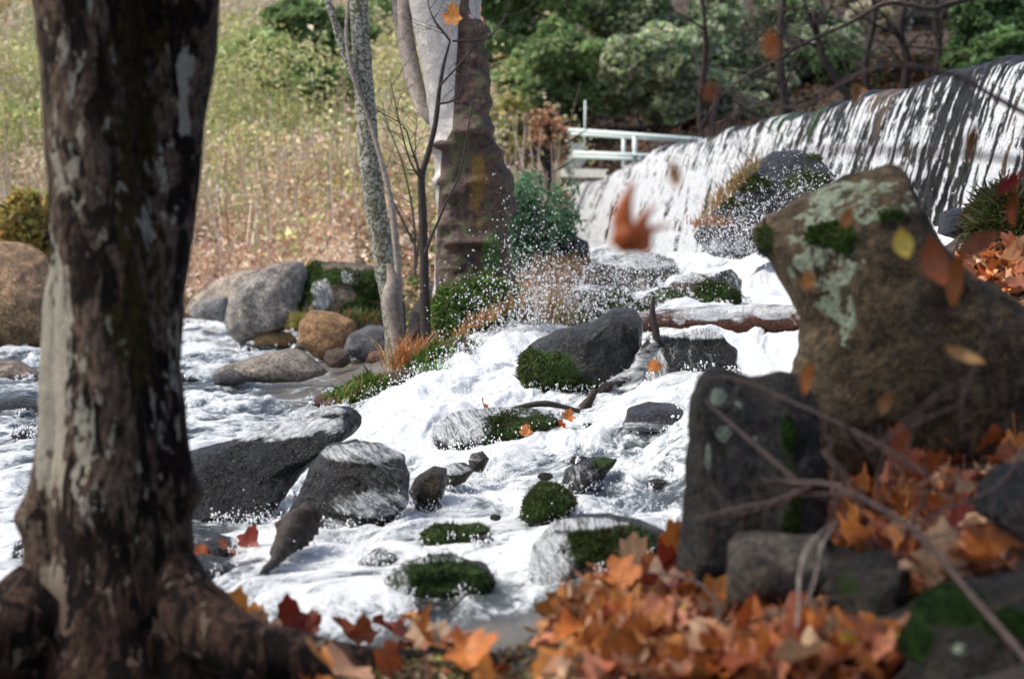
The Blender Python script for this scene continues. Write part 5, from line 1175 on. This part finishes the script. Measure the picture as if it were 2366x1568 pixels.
# ------------------------------------------------------------------ fallen leaves
def leaf_mesh(seed, curl=.35):
    rs = np.random.RandomState(seed)
    ang = [-90, -60, -32, -12, 8, 24, 38, 50, 66, 78, 90]; rr = [.2, .5, .66, .56, .82, .76, .6, .74, .96, .9, 1.12]
    A = []; R = []
    for a, r in zip(ang, rr): A.append(a + rs.normal(0, 2)); R.append(r * (1 + rs.normal(0, .06)))
    pts = [(R[i] * math.cos(math.radians(A[i])), R[i] * math.sin(math.radians(A[i]))) for i in range(11)]
    left = [(-R[i] * math.cos(math.radians(A[i])) * rs.uniform(.92, 1.08), R[i] * math.sin(math.radians(A[i]))) for i in range(9, 0, -1)]
    O = np.array(pts + left); n = len(O)
    rings = [O * s for s in (1, .66, .33)]; V2 = np.vstack(rings + [np.zeros((1, 2))])
    cx1, cy1 = rs.uniform(-1, 1, 2) * curl; ph = rs.uniform(0, 6.28)
    r2 = (V2 ** 2).sum(1); th = np.arctan2(V2[:, 1], V2[:, 0])
    z = cx1 * V2[:, 0] ** 2 + (cy1 + .12) * V2[:, 1] ** 2 + curl * .35 * np.sin(3 * th + ph) * r2 + curl * .3 * r2 * np.cos(5 * th) + np.abs(V2[:, 0]) * rs.uniform(.05, .4)
    V = np.hstack([V2, z[:, None]]) * .5
    Fq = []
    for k in range(2):
        for i in range(n):
            j = (i + 1) % n; a, b, c_, d_ = k * n + i, k * n + j, (k + 1) * n + j, (k + 1) * n + i; Fq += [(a, b, c_), (a, c_, d_)]
    for i in range(n): Fq.append((2 * n + i, 2 * n + (i + 1) % n, 3 * n))
    # petiole
    p = np.array([[-.012, 0, .0], [.012, 0, 0], [.01, -.55, .06], [-.01, -.55, .06]]); o = len(V); V = np.vstack([V, p]); Fq += [(o, o + 1, o + 2), (o, o + 2, o + 3)]
    vein = np.zeros(len(V)); vein[3 * n] = 1; vein[2 * n:3 * n] = .5; vein[o:] = 1
    for k in range(3):
        for i in (4, 8, 10, 12, 16): vein[k * n + i] = .9
    return V, np.array(Fq), vein
LV = [leaf_mesh(s, c_) for s, c_ in ((1, .25), (2, .5), (3, .7), (4, .4), (5, .9), (6, .6))]
LM = [mesh_data('leaf', V, Fq, attrs={'vein': v}, mat=M_LEAF) for V, Fq, v in LV]
def rotm(rs, tilt):
    az = rs.uniform(0, 6.28); ax = rs.uniform(0, 6.28); t = tilt * rs.uniform(.1, 1)
    from mathutils import Matrix
    return Matrix.Rotation(t, 3, Vector((math.cos(ax), math.sin(ax), 0))) @ Matrix.Rotation(az, 3, 'Z')
COLS = {'orange': (.56, .2, .05), 'amber': (.62, .27, .07), 'tan': (.58, .34, .2), 'pinkish brown': (.46, .19, .11), 'russet': (.33, .09, .03), 'dark red': (.22, .035, .02), 'pale': (.6, .42, .26), 'yellow': (.62, .45, .08)}
def place_leaf(pos, size, colname, rs, tilt=1., label=None, group=None, rot=None, mesh=None, var=.18):
    me = LM[rs.randint(0, len(LM))] if mesh is None else LM[mesh]
    o = bpy.data.objects.new('leaf', me); COL.objects.link(o)
    o.location = pos; o.scale = (size, size, size)
    o.rotation_euler = (rotm(rs, tilt).to_euler() if rot is None else rot)
    c_ = np.array(COLS[colname]) * math.exp(rs.normal(0, var)); o.color = (*c_, 1)
    tag(o, label, 'leaf', group); return o
def inpoly(px, py, poly):
    poly = np.array(poly); ins = np.zeros(np.shape(px), bool); j = len(poly) - 1
    for i in range(len(poly)):
        xi, yi = poly[i]; xj, yj = poly[j]
        with np.errstate(all='ignore'):
            c_ = ((yi > py) != (yj > py)) & (px < (xj - xi) * (py - yi) / (yj - yi + 1e-12) + xi)
        ins ^= c_; j = i
    return ins
REG = {'right drift': ([(1230, 1460), (1300, 1400), (1380, 1330), (1450, 1308), (1520, 1340), (1600, 1400), (1700, 1410), (1860, 1390), (1930, 1460), (2070, 1490), (2060, 1600), (1250, 1600), (1330, 1540)], 128),
       'slope': ([(1900, 1060), (2060, 990), (2366, 1010), (2366, 1090), (2270, 1110), (2260, 1220), (2330, 1330), (2200, 1350), (2110, 1400), (2070, 1290), (1960, 1280), (1930, 1200), (1890, 1130)], 66),
       'left drift': ([(480, 1410), (560, 1440), (700, 1440), (840, 1455), (980, 1460), (1080, 1500), (980, 1515), (760, 1480), (600, 1460)], 34),
       'front': ([(700, 1545), (900, 1575), (1230, 1550), (1280, 1600), (700, 1600)], 5),
       'upper right': ([(2210, 560), (2366, 600), (2366, 800), (2290, 700), (2220, 640)], 24)}
def ground_pts(poly, n, rs):
    out = []; poly_a = np.array(poly); x0, y0 = poly_a.min(0); x1, y1 = poly_a.max(0)
    while len(out) < n:
        px = rs.uniform(x0, x1, 400); py = rs.uniform(y0, y1, 400); k = inpoly(px, py, poly); px, py = px[k], py[k]
        if not len(px): continue
        ds = np.linspace(3.6, 11, 160); R = np.stack([P(px, py, np.full_like(px, q)) for q in ds]); zb = bank_z(R[..., 0], R[..., 1])
        hit = R[..., 2] < zb; f = np.argmax(hit, 0)
        for j in range(len(px)):
            if hit[f[j], j] and len(out) < n: out.append(R[f[j], j])
    return np.array(out)
rs = np.random.RandomState(4)
WHERE = {'right drift': 'lying in the deep leaf drift at bottom right', 'slope': 'on the leafy slope among the branches at right', 'left drift': 'in the leaf row along the pool edge by the trunk', 'front': 'by the root at the bottom edge', 'upper right': 'on the bank at the right edge below the weir'}
names = list(COLS)
LMK = [(1640, 1440, 'around the largest amber leaf'), (1480, 1510, 'in the middle of the right drift'), (1470, 1330, 'on the crest of the right drift'), (1300, 1430, 'at the left tip of the right drift by the pool'),
       (1400, 1400, 'on the pool side of the right drift'), (1780, 1450, 'below the pale notched stone'), (1930, 1490, 'at the foot of the dark mossy stone'), (1350, 1560, 'at the bottom edge left in the right drift'),
       (1620, 1550, 'at the bottom edge in the middle of the right drift'), (1850, 1560, 'at the bottom edge beside the corner moss boulder'), (1980, 1100, 'under the tall lichen boulder'), (1960, 1230, 'between the branch fork and the pale notched stone'),
       (2130, 1080, 'on the slope just under the tall boulder'), (2150, 1200, 'on the slope behind the long sloping branch'), (2330, 1050, 'high at the right edge above the blue black stone'), (2200, 1310, 'above the corner moss boulder'), (2100, 1330, 'right of the dark mossy stone'),
       (2250, 1180, 'left of the blue black stone'), (560, 1440, 'in the left drift next to the trunk'), (700, 1460, 'in the left drift by the dark red leaves'), (850, 1470, 'in the middle of the left drift'), (990, 1490, 'at the right end of the left drift'),
       (760, 1570, 'by the root at the bottom edge'), (1100, 1575, 'at the bottom edge between root and right drift'), (2250, 600, 'under the grassy mound below the weir'), (2320, 660, 'at the right edge below the grassy mound'), (2340, 750, 'at the right edge beside the tall boulder')]
for key, (poly, n) in REG.items():
    pts = ground_pts(poly, n, rs)
    for p in pts:
        cn = rs.choice(names, p=[.26, .19, .14, .14, .14, .03, .09, .01]) if key != 'upper right' else rs.choice(['russet', 'pinkish brown', 'tan', 'orange'])
        sz = rs.uniform(.12, .2) if key != 'upper right' else rs.uniform(.13, .19)
        lift = rs.uniform(.015, .075)
        R_ = rotm(rs, 1.25); nz_ = abs(R_[2][2]); pose = 'flat' if nz_ > .9 else ('tilted' if nz_ > .6 else 'upright')
        sw = 'small' if sz < .14 else ('large' if sz > .175 else 'midsized')
        lx, ly, _ = proj(np.array(p)); w_ = min(LMK, key=lambda q: (q[0] - lx) ** 2 + ((q[1] - ly) * 1.3) ** 2)[2]
        lb = '%s %s leaf %s %s' % (sw, cn, pose, w_)
        place_leaf((p[0], p[1], p[2] + lift), sz, cn, rs, 1.25, lb, lb.replace(' leaf ', ' leaves '), rot=R_.to_euler())
# the rest of the leaf bed, too many to tell apart
def build_litter():
    Vs, Fs, Cs, o = [], [], [], 0
    for key, n in (('right drift', 900), ('slope', 520), ('left drift', 60), ('front', 10), ('upper right', 130)):
        for p in ground_pts(REG[key][0], n, rs):
            V, Fq, v = LV[rs.randint(0, 6)]; M = np.array(rotm(rs, .9)); s = rs.uniform(.09, .17)
            Vs.append(V @ M.T * s + p + np.array([0, 0, rs.uniform(-.01, .03)])); Fs.append(Fq + o); o += len(V)
            Cs.append(np.tile(np.array(COLS[names[rs.choice(8, p=[.2, .12, .15, .2, .2, .03, .08, .02])]]) * math.exp(rs.normal(-.25, .3)), (len(V), 1)))
    tag(mobj('leaf_litter', np.vstack(Vs), np.vstack(Fs), M_LITTER, attrs={'col': np.vstack(Cs)}), 'thick bed of fallen leaves under the topmost ones', 'leaf litter', kind='stuff')
    # crumbs of leaf, grit and moss on the silt
    poly = [(560, 1440), (1100, 1460), (1350, 1440), (1500, 1568), (700, 1600), (1000, 1520)]
    g = ground_pts([(600, 1450), (1100, 1470), (1300, 1450), (1500, 1600), (640, 1600)], 4200, rs)
    V, Q, cc = leaf_quads(g + np.array([0, 0, .012]), .018, pal([(.2, .1, .05), (.3, .24, .14), (.12, .14, .04), (.06, .04, .03), (.45, .35, .25), (.25, .27, .08)], len(g), .4), 1.5)
    tag(mobj('bank_debris', V, Q, M_LITTER, attrs={'col': cc}, smooth=False), 'crumbled leaf bits and grit on the silt at the bottom edge', 'debris', kind='stuff')
build_litter()
from mathutils import Euler
E = lambda a, b, c_: Euler((math.radians(a), math.radians(b), math.radians(c_)))
SP = [  # px, py, d, size, colour, rot, mesh, label
    (540, 1425, 6.3, .17, 'amber', E(80, 10, 10), 0, 'upright amber leaf nearest the trunk in the left drift'),
    (575, 1450, 6.2, .16, 'amber', E(70, 30, -30), 3, 'amber leaf leaning behind the upright one by the trunk'),
    (610, 1470, 6.1, .16, 'tan', E(60, -20, 30), 1, 'tan leaf standing on edge in the left drift'),
    (672, 1440, 6.2, .16, 'dark red', E(78, -10, 15), 0, 'upright dark red leaf in the left drift'),
    (712, 1450, 6.2, .12, 'dark red', E(60, 20, -40), 3, 'smaller dark red leaf beside the upright dark red one'),
    (800, 1465, 6.2, .15, 'russet', E(50, 15, 60), 2, 'russet leaf curled at the middle of the left drift'),
    (840, 1470, 6.2, .12, 'russet', E(72, 0, 10), 0, 'narrow russet leaf standing in the left drift'),
    (900, 1455, 6.3, .15, 'dark red', E(25, 20, 60), 2, 'red curled leaf lying at the pool edge'),
    (975, 1460, 6.2, .19, 'amber', E(55, 30, 40), 4, 'large amber folded leaf at the right end of the left drift'),
    (1010, 1475, 6.1, .18, 'tan', E(20, 15, 80), 1, 'flat tan leaf right of the large amber folded one'),
    (1090, 1505, 6.0, .2, 'tan', E(12, -8, 120), 1, 'broad wet tan leaf flat on the silt at bottom centre'),
    (770, 1545, 5.3, .2, 'amber', E(35, -10, 100), 1, 'big blurred amber leaf on the root at the bottom edge'),
    (820, 1560, 5.2, .2, 'tan', E(20, 10, 60), 0, 'tan leaf at the bottom edge beyond the root'),
    (572, 1255, 8.2, .14, 'dark red', E(60, 20, -20), 0, 'bright red leaf stranded at the foot of the large black boulder'),
    (528, 1272, 8.1, .12, 'russet', E(35, 20, 60), 3, 'orange red leaf beside the bright red one by the black boulder'),
    (462, 1282, 7.9, .12, 'russet', E(20, 20, 10), 1, 'dull red leaf stuck on the wet stone right of the trunk'),
    (1312, 965, 11.6, .11, 'orange', E(50, 20, 10), 1, 'small orange leaf caught below the leaning boulder'),
    (1300, 990, 11.5, .14, 'russet', E(30, 50, 60), 2, 'russet leaf pinned on the low mossy ledge'),
    (1215, 1000, 11.3, .1, 'orange', E(60, 0, 0), 3, 'small orange leaf on the mossy side of the ledge'),
    (1120, 942, 12, .12, 'pinkish brown', E(60, 0, 80), 1, 'pinkish leaf under the spray at the chute edge'),
    (1512, 850, 12.6, .12, 'orange', E(85, 5, 170), 2, 'orange leaf hanging on the crooked wet root'),
    (1555, 1255, 6.3, .2, 'orange', E(75, 60, 10), 4, 'curled orange brown leaf against the upright foreground rock'),
    (1555, 1325, 6.2, .2, 'dark red', E(20, 20, -60), 0, 'red leaf in the trickle left of the upright rock'),
    (1465, 1320, 6.4, .22, 'pale', E(70, 0, 20), 1, 'pale leaf with its spread tips up on top of the drift'),
    (1500, 1310, 6.5, .2, 'pinkish brown', E(30, 10, 80), 0, 'pinkish leaf flat on the crest of the drift'),
    (1640, 1440, 5.6, .26, 'amber', E(70, 20, 5), 1, 'largest bright amber leaf, upright before the upright rock'),
    (1540, 1450, 5.6, .2, 'orange', E(45, -20, 60), 3, 'bright orange leaf beside the largest amber one'),
    (1480, 1510, 5.2, .2, 'pale', E(40, 10, 140), 0, 'pale pink brown leaf in the middle of the right drift'),
    (2080, 1060, 6.0, .2, 'russet', E(60, 10, 30), 1, 'rusty leaf lodged under the tall foreground boulder'),
    (2150, 1090, 5.9, .2, 'russet', E(40, 30, 200), 3, 'rusty leaf on the slope behind the branch fork'),
    (1220, 660, 17, .1, 'orange', E(80, 0, 30), 1, 'small orange leaf near the sycamore foot'),
    (1995, 222, 24.5, .2, 'amber', E(70, 20, 30), 1, 'orange leaf resting on the weir crest'),
    (1300, 455, 40, .55, 'amber', E(70, 60, 30), 4, 'rust coloured leaf clump at the top left of the waterfall'),
    (1110, 42, 16.6, .2, 'tan', E(70, 20, 80), 1, 'tan leaf on the sycamore burl at the top'),
    (1045, 45, 16.4, .24, 'amber', E(85, 10, -20), 0, 'large orange leaf at the tip of the dark sapling')]
for px, py, d, s, cn, ro, mi, lab in SP:
    place_leaf(tuple(P(px, py, d)), s, cn, rs, label=lab, rot=ro, mesh=mi, var=.05)
# out-of-focus leaves hanging on the near twigs
def oval_leaf(px, py, d, L, w, ang, colr, lab, bend=.3):
    n = 14; t = np.linspace(0, 1, n); prof = np.sin(np.pi * t ** .85) * w / 2
    u = np.array([math.sin(math.radians(ang)), 0, math.cos(math.radians(ang))]); v = np.array([math.cos(math.radians(ang)), .3, -math.sin(math.radians(ang))])
    b = P(px, py, d); cen = b + (t[:, None] - .5) * u * L + np.array([0, 1, 0]) * (np.sin(np.pi * t)[:, None] * bend * L)
    V = np.vstack([cen - v * prof[:, None], cen + np.array([0, .01, 0]), cen + v * prof[:, None]]); i = np.arange(n - 1)
    Q = np.vstack([np.stack([i, i + n, i + n + 1, i + 1], -1), np.stack([i + n, i + 2 * n, i + 2 * n + 1, i + n + 1], -1)])
    o = mobj('hanging_leaf', V, Q, M_LEAF, base=tuple(b), attrs={'vein': np.concatenate([np.zeros(n), np.ones(n), np.zeros(n)])}); o.color = (*colr, 1); tag(o, lab, 'leaf')
oval_leaf(1560, 400, 3.4, .05, .022, -10, (.5, .26, .08), 'small blurred tan leaf floating before the waterfall')
oval_leaf(1783, 100, 3.6, .055, .036, 5, (.45, .16, .05), 'blurred orange oval leaf hanging at upper right')
oval_leaf(1643, 212, 3.6, .04, .028, 35, (.32, .12, .05), 'blurred brown leaf left of the upper branch')
oval_leaf(2090, 560, 4.6, .072, .05, -12, (.75, .6, .12), 'bright yellow oval leaf before the tall lichen boulder')
oval_leaf(1870, 645, 4.4, .045, .03, 0, (.62, .26, .08), 'small orange leaf before the left edge of the tall boulder')
oval_leaf(1868, 872, 4.4, .075, .028, 15, (.6, .22, .06), 'slim orange leaf above the upright lichen disc rock')
oval_leaf(1960, 500, 4.6, .06, .03, 25, (.5, .22, .07), 'orange brown leaf on the top of the tall boulder')
oval_leaf(2165, 600, 4.6, .12, .07, -15, (.36, .12, .05), 'large rusty leaf right of the bright yellow one')
oval_leaf(2215, 640, 4.6, .14, .045, 10, (.4, .14, .03), 'long hanging rust leaf beside the large rusty one')
oval_leaf(2270, 560, 4.8, .1, .05, 60, (.3, .11, .06), 'brown curled leaf over the grassy dark mound')
oval_leaf(2340, 420, 4.2, .08, .03, 50, (.25, .02, .015), 'dark red blurred leaf at the right edge before the weir')
oval_leaf(2345, 480, 4.2, .08, .02, 10, (.35, .08, .02), 'rust blurred leaf just under the dark red one')
oval_leaf(1980, 215, 5, .06, .025, 5, (.35, .18, .08), 'thin brown leaf on the lower top branch')
oval_leaf(2250, 330, 4.2, .09, .03, 10, (.2, .09, .03), 'dull brown blurred leaf before the right part of the weir')
oval_leaf(2230, 820, 4.6, .1, .03, -70, (.5, .3, .12), 'curled tan leaf before the brown boulder', .5)
oval_leaf(2050, 930, 4.6, .06, .03, 30, (.4, .2, .08), 'small brown leaf on the face of the tall boulder')
# the curled reddish leaf floating before the waterfall: body and lobes
def curled_leaf():
    b = P(1465, 540, 3.4); root = empty('hanging_leaf', tuple(b), 'big curled red orange leaf, out of focus, before the waterfall', 'leaf')
    def strap(pts, w, nm):
        W = smooth_path([P(x, y, 3.4 + dd_) for x, y, dd_ in pts], 20); r = np.interp(np.linspace(0, 1, 20), np.linspace(0, 1, len(w)), w) / F * 3.4
        th = np.linspace(-1.2, 1.2, 7); T = np.gradient(W, axis=0); T /= np.linalg.norm(T, axis=1)[:, None]; A = np.cross(T, [0, 1., 0]); A /= np.linalg.norm(A, axis=1)[:, None]
        V = (W[:, None] + A[:, None] * (np.sin(th)[None, :, None] * r[:, None, None]) + np.array([0, 1., 0]) * ((1 - np.cos(th))[None, :, None] * r[:, None, None] * .8)).reshape(-1, 3)
        i = np.arange(19)[:, None] * 7; j = np.arange(6)[None]; Q = np.stack([i + j, i + j + 1, i + 8 + j, i + 7 + j], -1).reshape(-1, 4)
        o = mobj(nm, V, Q, M_LEAF, root, attrs={'vein': np.zeros(len(V))}); o.color = (.5, .13, .03, 1)
    strap([(1425, 575, 0), (1450, 550, -.01), (1480, 560, 0), (1500, 580, 0)], [24, 38, 34, 14], 'blade')
    strap([(1445, 560, 0), (1440, 500, .0), (1452, 450, .01), (1468, 420, .02)], [30, 26, 12, 3], 'lobe')
    strap([(1475, 550, 0), (1490, 500, 0), (1515, 475, .01)], [26, 12, 3], 'lobe')
    strap([(1480, 555, 0), (1510, 530, 0), (1550, 520, .01)], [20, 9, 3], 'lobe')
curled_leaf()

# ------------------------------------------------------------------ near branches
def branch(label, paths, mat, seed, tw=6, tl=.18, tr=.0016, name='bare_branch'):
    base = tuple(P(*paths[0][0][:3])); root = empty(name, base, label, 'branch')
    W0 = [[P(*q[:3]) for q in p] for p in paths]
    st = []
    for i, (p, w) in enumerate(zip(paths, W0)): st.append(tube(w, [q[3] * .66 for q in p], max(20, len(p) * 10), 8, .12, 25, seed + i))
    V, Fa = join(st); mobj('limb', V, Fa, mat, root); tw = int(tw * 1.6)
    tws = []
    for i, w in enumerate(W0): tws += rand_twigs(w, tw, tl, tr, seed * 10 + i)
    if tws:
        V, Fa = join(tws); mobj('twigs', V, Fa, mat, root)
branch('long grey branch arching in from the top right over the weir', [[(2400, -40, 7.4, .018), (2210, 5, 7.4, .016), (2150, 20, 7.4, .015), (2050, 8, 7.4, .013), (1960, 55, 7.4, .011), (1870, 95, 7.4, .01), (1800, 135, 7.4, .008), (1710, 185, 7.4, .006), (1650, 240, 7.4, .004), (1620, 295, 7.4, .002)],
        [(1870, 95, 7.4, .006), (1830, 110, 7.4, .005), (1800, 115, 7.4, .004), (1760, 80, 7.4, .002)], [(1870, 98, 7.4, .006), (1810, 90, 7.4, .004), (1740, 60, 7.4, .002)], [(1690, 205, 7.4, .004), (1700, 260, 7.4, .003), (1650, 290, 7.4, .002)], [(1960, 55, 7.4, .005), (1850, 20, 7.4, .004), (1770, 30, 7.4, .002)]], M_GREYTWIG, 3, 12, .22, .0022)
branch('blurred brown branch sagging across the right part of the weir', [[(2420, 290, 5.2, .012), (2300, 225, 5.2, .011), (2200, 172, 5.2, .01), (2060, 152, 5.2, .01), (1960, 185, 5.3, .008), (1870, 240, 5.4, .007), (1800, 245, 5.5, .006), (1720, 225, 5.6, .005), (1640, 205, 5.7, .004), (1600, 190, 5.8, .002)],
        [(2060, 152, 5.2, .008), (1980, 110, 5.2, .006), (1910, 70, 5.2, .004), (1850, 30, 5.2, .003)]], M_GREYTWIG, 5, 5, .15, .002)
branch('soft horizontal branch, very blurred, before the waterfall foot', [[(2420, 380, 3.4, .008), (2250, 358, 3.4, .008), (2100, 350, 3.4, .007), (1950, 345, 3.4, .006), (1860, 350, 3.4, .004)]], M_GREYTWIG, 7, 0)
branch('blurred upright twig rising left of the upper branch', [[(1640, 350, 4.6, .007), (1645, 280, 4.6, .007), (1660, 215, 4.6, .006), (1670, 190, 4.6, .004)]], M_GREYTWIG, 9, 1, .1)
branch('long thick branch sloping down right across the leaf slope', [[(1765, 1110, 4.9, .009), (1830, 1115, 4.9, .01), (1920, 1120, 4.8, .0105), (2020, 1165, 4.7, .0105), (2130, 1240, 4.6, .011), (2250, 1380, 4.4, .012), (2380, 1530, 4.2, .013), (2450, 1620, 4.1, .013)],
        [(1890, 1115, 4.85, .009), (1810, 1150, 4.9, .008), (1700, 1175, 5, .007), (1612, 1197, 5.1, .005)], [(1980, 1140, 4.7, .005), (1850, 1145, 4.9, .0045), (1740, 1180, 5, .004), (1640, 1200, 5.1, .002)]], M_GREYTWIG, 11, 7, .2, .002)
branch('branch slanting down from the lichen disc rock to the fork', [[(1630, 925, 5.3, .004), (1690, 980, 5.2, .007), (1760, 1040, 5.1, .008), (1840, 1110, 5, .009)]], M_GREYTWIG, 13, 2, .1)
branch('thin branch crossing the upright rock towards the tall boulder', [[(1610, 868, 5.3, .003), (1700, 875, 5.2, .005), (1800, 915, 5.1, .006), (1900, 960, 5, .006), (2020, 1020, 4.9, .007), (2150, 1100, 4.8, .007)], [(1640, 850, 5.3, .003), (1720, 890, 5.25, .004), (1850, 970, 5.2, .004)]], M_GREYTWIG, 15, 4, .15)
branch('twin pale curved twigs hanging above the pale notched stone', [[(1925, 1205, 4.9, .004), (1870, 1260, 4.85, .006), (1848, 1330, 4.8, .007), (1846, 1400, 4.75, .006), (1840, 1450, 4.7, .004)], [(1935, 1200, 4.9, .004), (1900, 1260, 4.8, .005), (1885, 1330, 4.8, .005), (1862, 1400, 4.75, .004)]], M_PALESTEM, 17, 0)
branch('curving stem rising from the largest amber leaf along the drift', [[(1480, 1320, 5.6, .003), (1560, 1330, 5.5, .005), (1620, 1350, 5.4, .006), (1660, 1400, 5.3, .007), (1665, 1440, 5.2, .007), (1720, 1440, 5.1, .007), (1800, 1415, 5, .006), (1900, 1385, 4.9, .006), (2000, 1380, 4.9, .004)]], M_GREYTWIG, 19, 3, .1)
branch('upright twigs among the leaves under the tall boulder', [[(2035, 1180, 4.8, .005), (2028, 1110, 4.8, .005), (2040, 1050, 4.8, .004), (2030, 980, 4.8, .002)], [(1925, 1180, 4.8, .005), (1928, 1100, 4.8, .005), (1915, 1010, 4.8, .003)], [(2110, 1210, 4.8, .006), (2135, 1140, 4.8, .006), (2140, 1080, 4.8, .004)]], M_GREYTWIG, 21, 3, .12)
branch('forked twig on the face of the tall boulder', [[(2175, 615, 4.9, .002), (2130, 640, 4.9, .003), (2098, 680, 4.9, .004), (2110, 755, 4.9, .0045), (2170, 775, 4.9, .003), (2130, 830, 4.9, .002)]], M_GREYTWIG, 23, 2, .1)
branch('crooked twig climbing the brown boulder at right', [[(2220, 1000, 4.7, .004), (2225, 920, 4.7, .005), (2250, 850, 4.7, .005), (2290, 760, 4.7, .004), (2300, 720, 4.7, .002)], [(2225, 930, 4.7, .004), (2160, 960, 4.7, .003), (2100, 985, 4.7, .002)], [(2290, 760, 4.7, .003), (2400, 740, 4.7, .002)]], M_GREYTWIG, 25, 2, .12)
branch('dark branch reaching in from the right edge over the leaf slope', [[(2420, 960, 4.7, .007), (2370, 1030, 4.7, .007), (2310, 1120, 4.7, .007), (2180, 1180, 4.75, .005), (2080, 1230, 4.8, .003)], [(2310, 1120, 4.7, .005), (2360, 1160, 4.7, .004), (2420, 1180, 4.7, .003)]], M_GREYTWIG, 27, 6, .2)
branch('thin stems crossing the leaves at the bottom edge', [[(2060, 1490, 4.5, .004), (2010, 1530, 4.5, .0045), (1960, 1600, 4.4, .005)], [(2150, 1500, 4.5, .003), (2080, 1560, 4.4, .004), (2040, 1620, 4.3, .004)], [(1950, 1455, 4.7, .003), (2080, 1480, 4.6, .004), (2200, 1470, 4.5, .003)]], M_GREYTWIG, 29, 2, .15)

# the fine tangle of bare stems over the leaf slope
def tangle():
    rs_ = np.random.RandomState(99); root = empty('bramble_tangle', tuple(P(2100, 1350, 4.7)), 'tangle of fine bare stems spread over the leaf slope at right', 'bramble')
    parts = []
    for i in range(34):
        x, y = rs_.uniform(1880, 2420), rs_.uniform(980, 1560); a = rs_.uniform(-1.2, 1.2) + (math.pi if rs_.rand() < .3 else 0); L = rs_.uniform(120, 420); d0 = rs_.uniform(4.3, 5.2)
        pts = []
        for k in range(6):
            pts.append(P(x, y, d0)); x += math.cos(a) * L / 5; y += math.sin(a) * L / 5; a += rs_.normal(0, .28); d0 += rs_.normal(0, .04)
        r = rs_.uniform(.0012, .0028); parts.append(tube(pts, np.linspace(r, r * .4, 6), 30, 5))
        if rs_.rand() < .6: parts += rand_twigs(pts, 2, .12, r * .5, i)
    V, Fa = join(parts); o = mobj('stems', V, Fa, M_GREYTWIG, root); o['kind'] = 'stuff'
tangle()
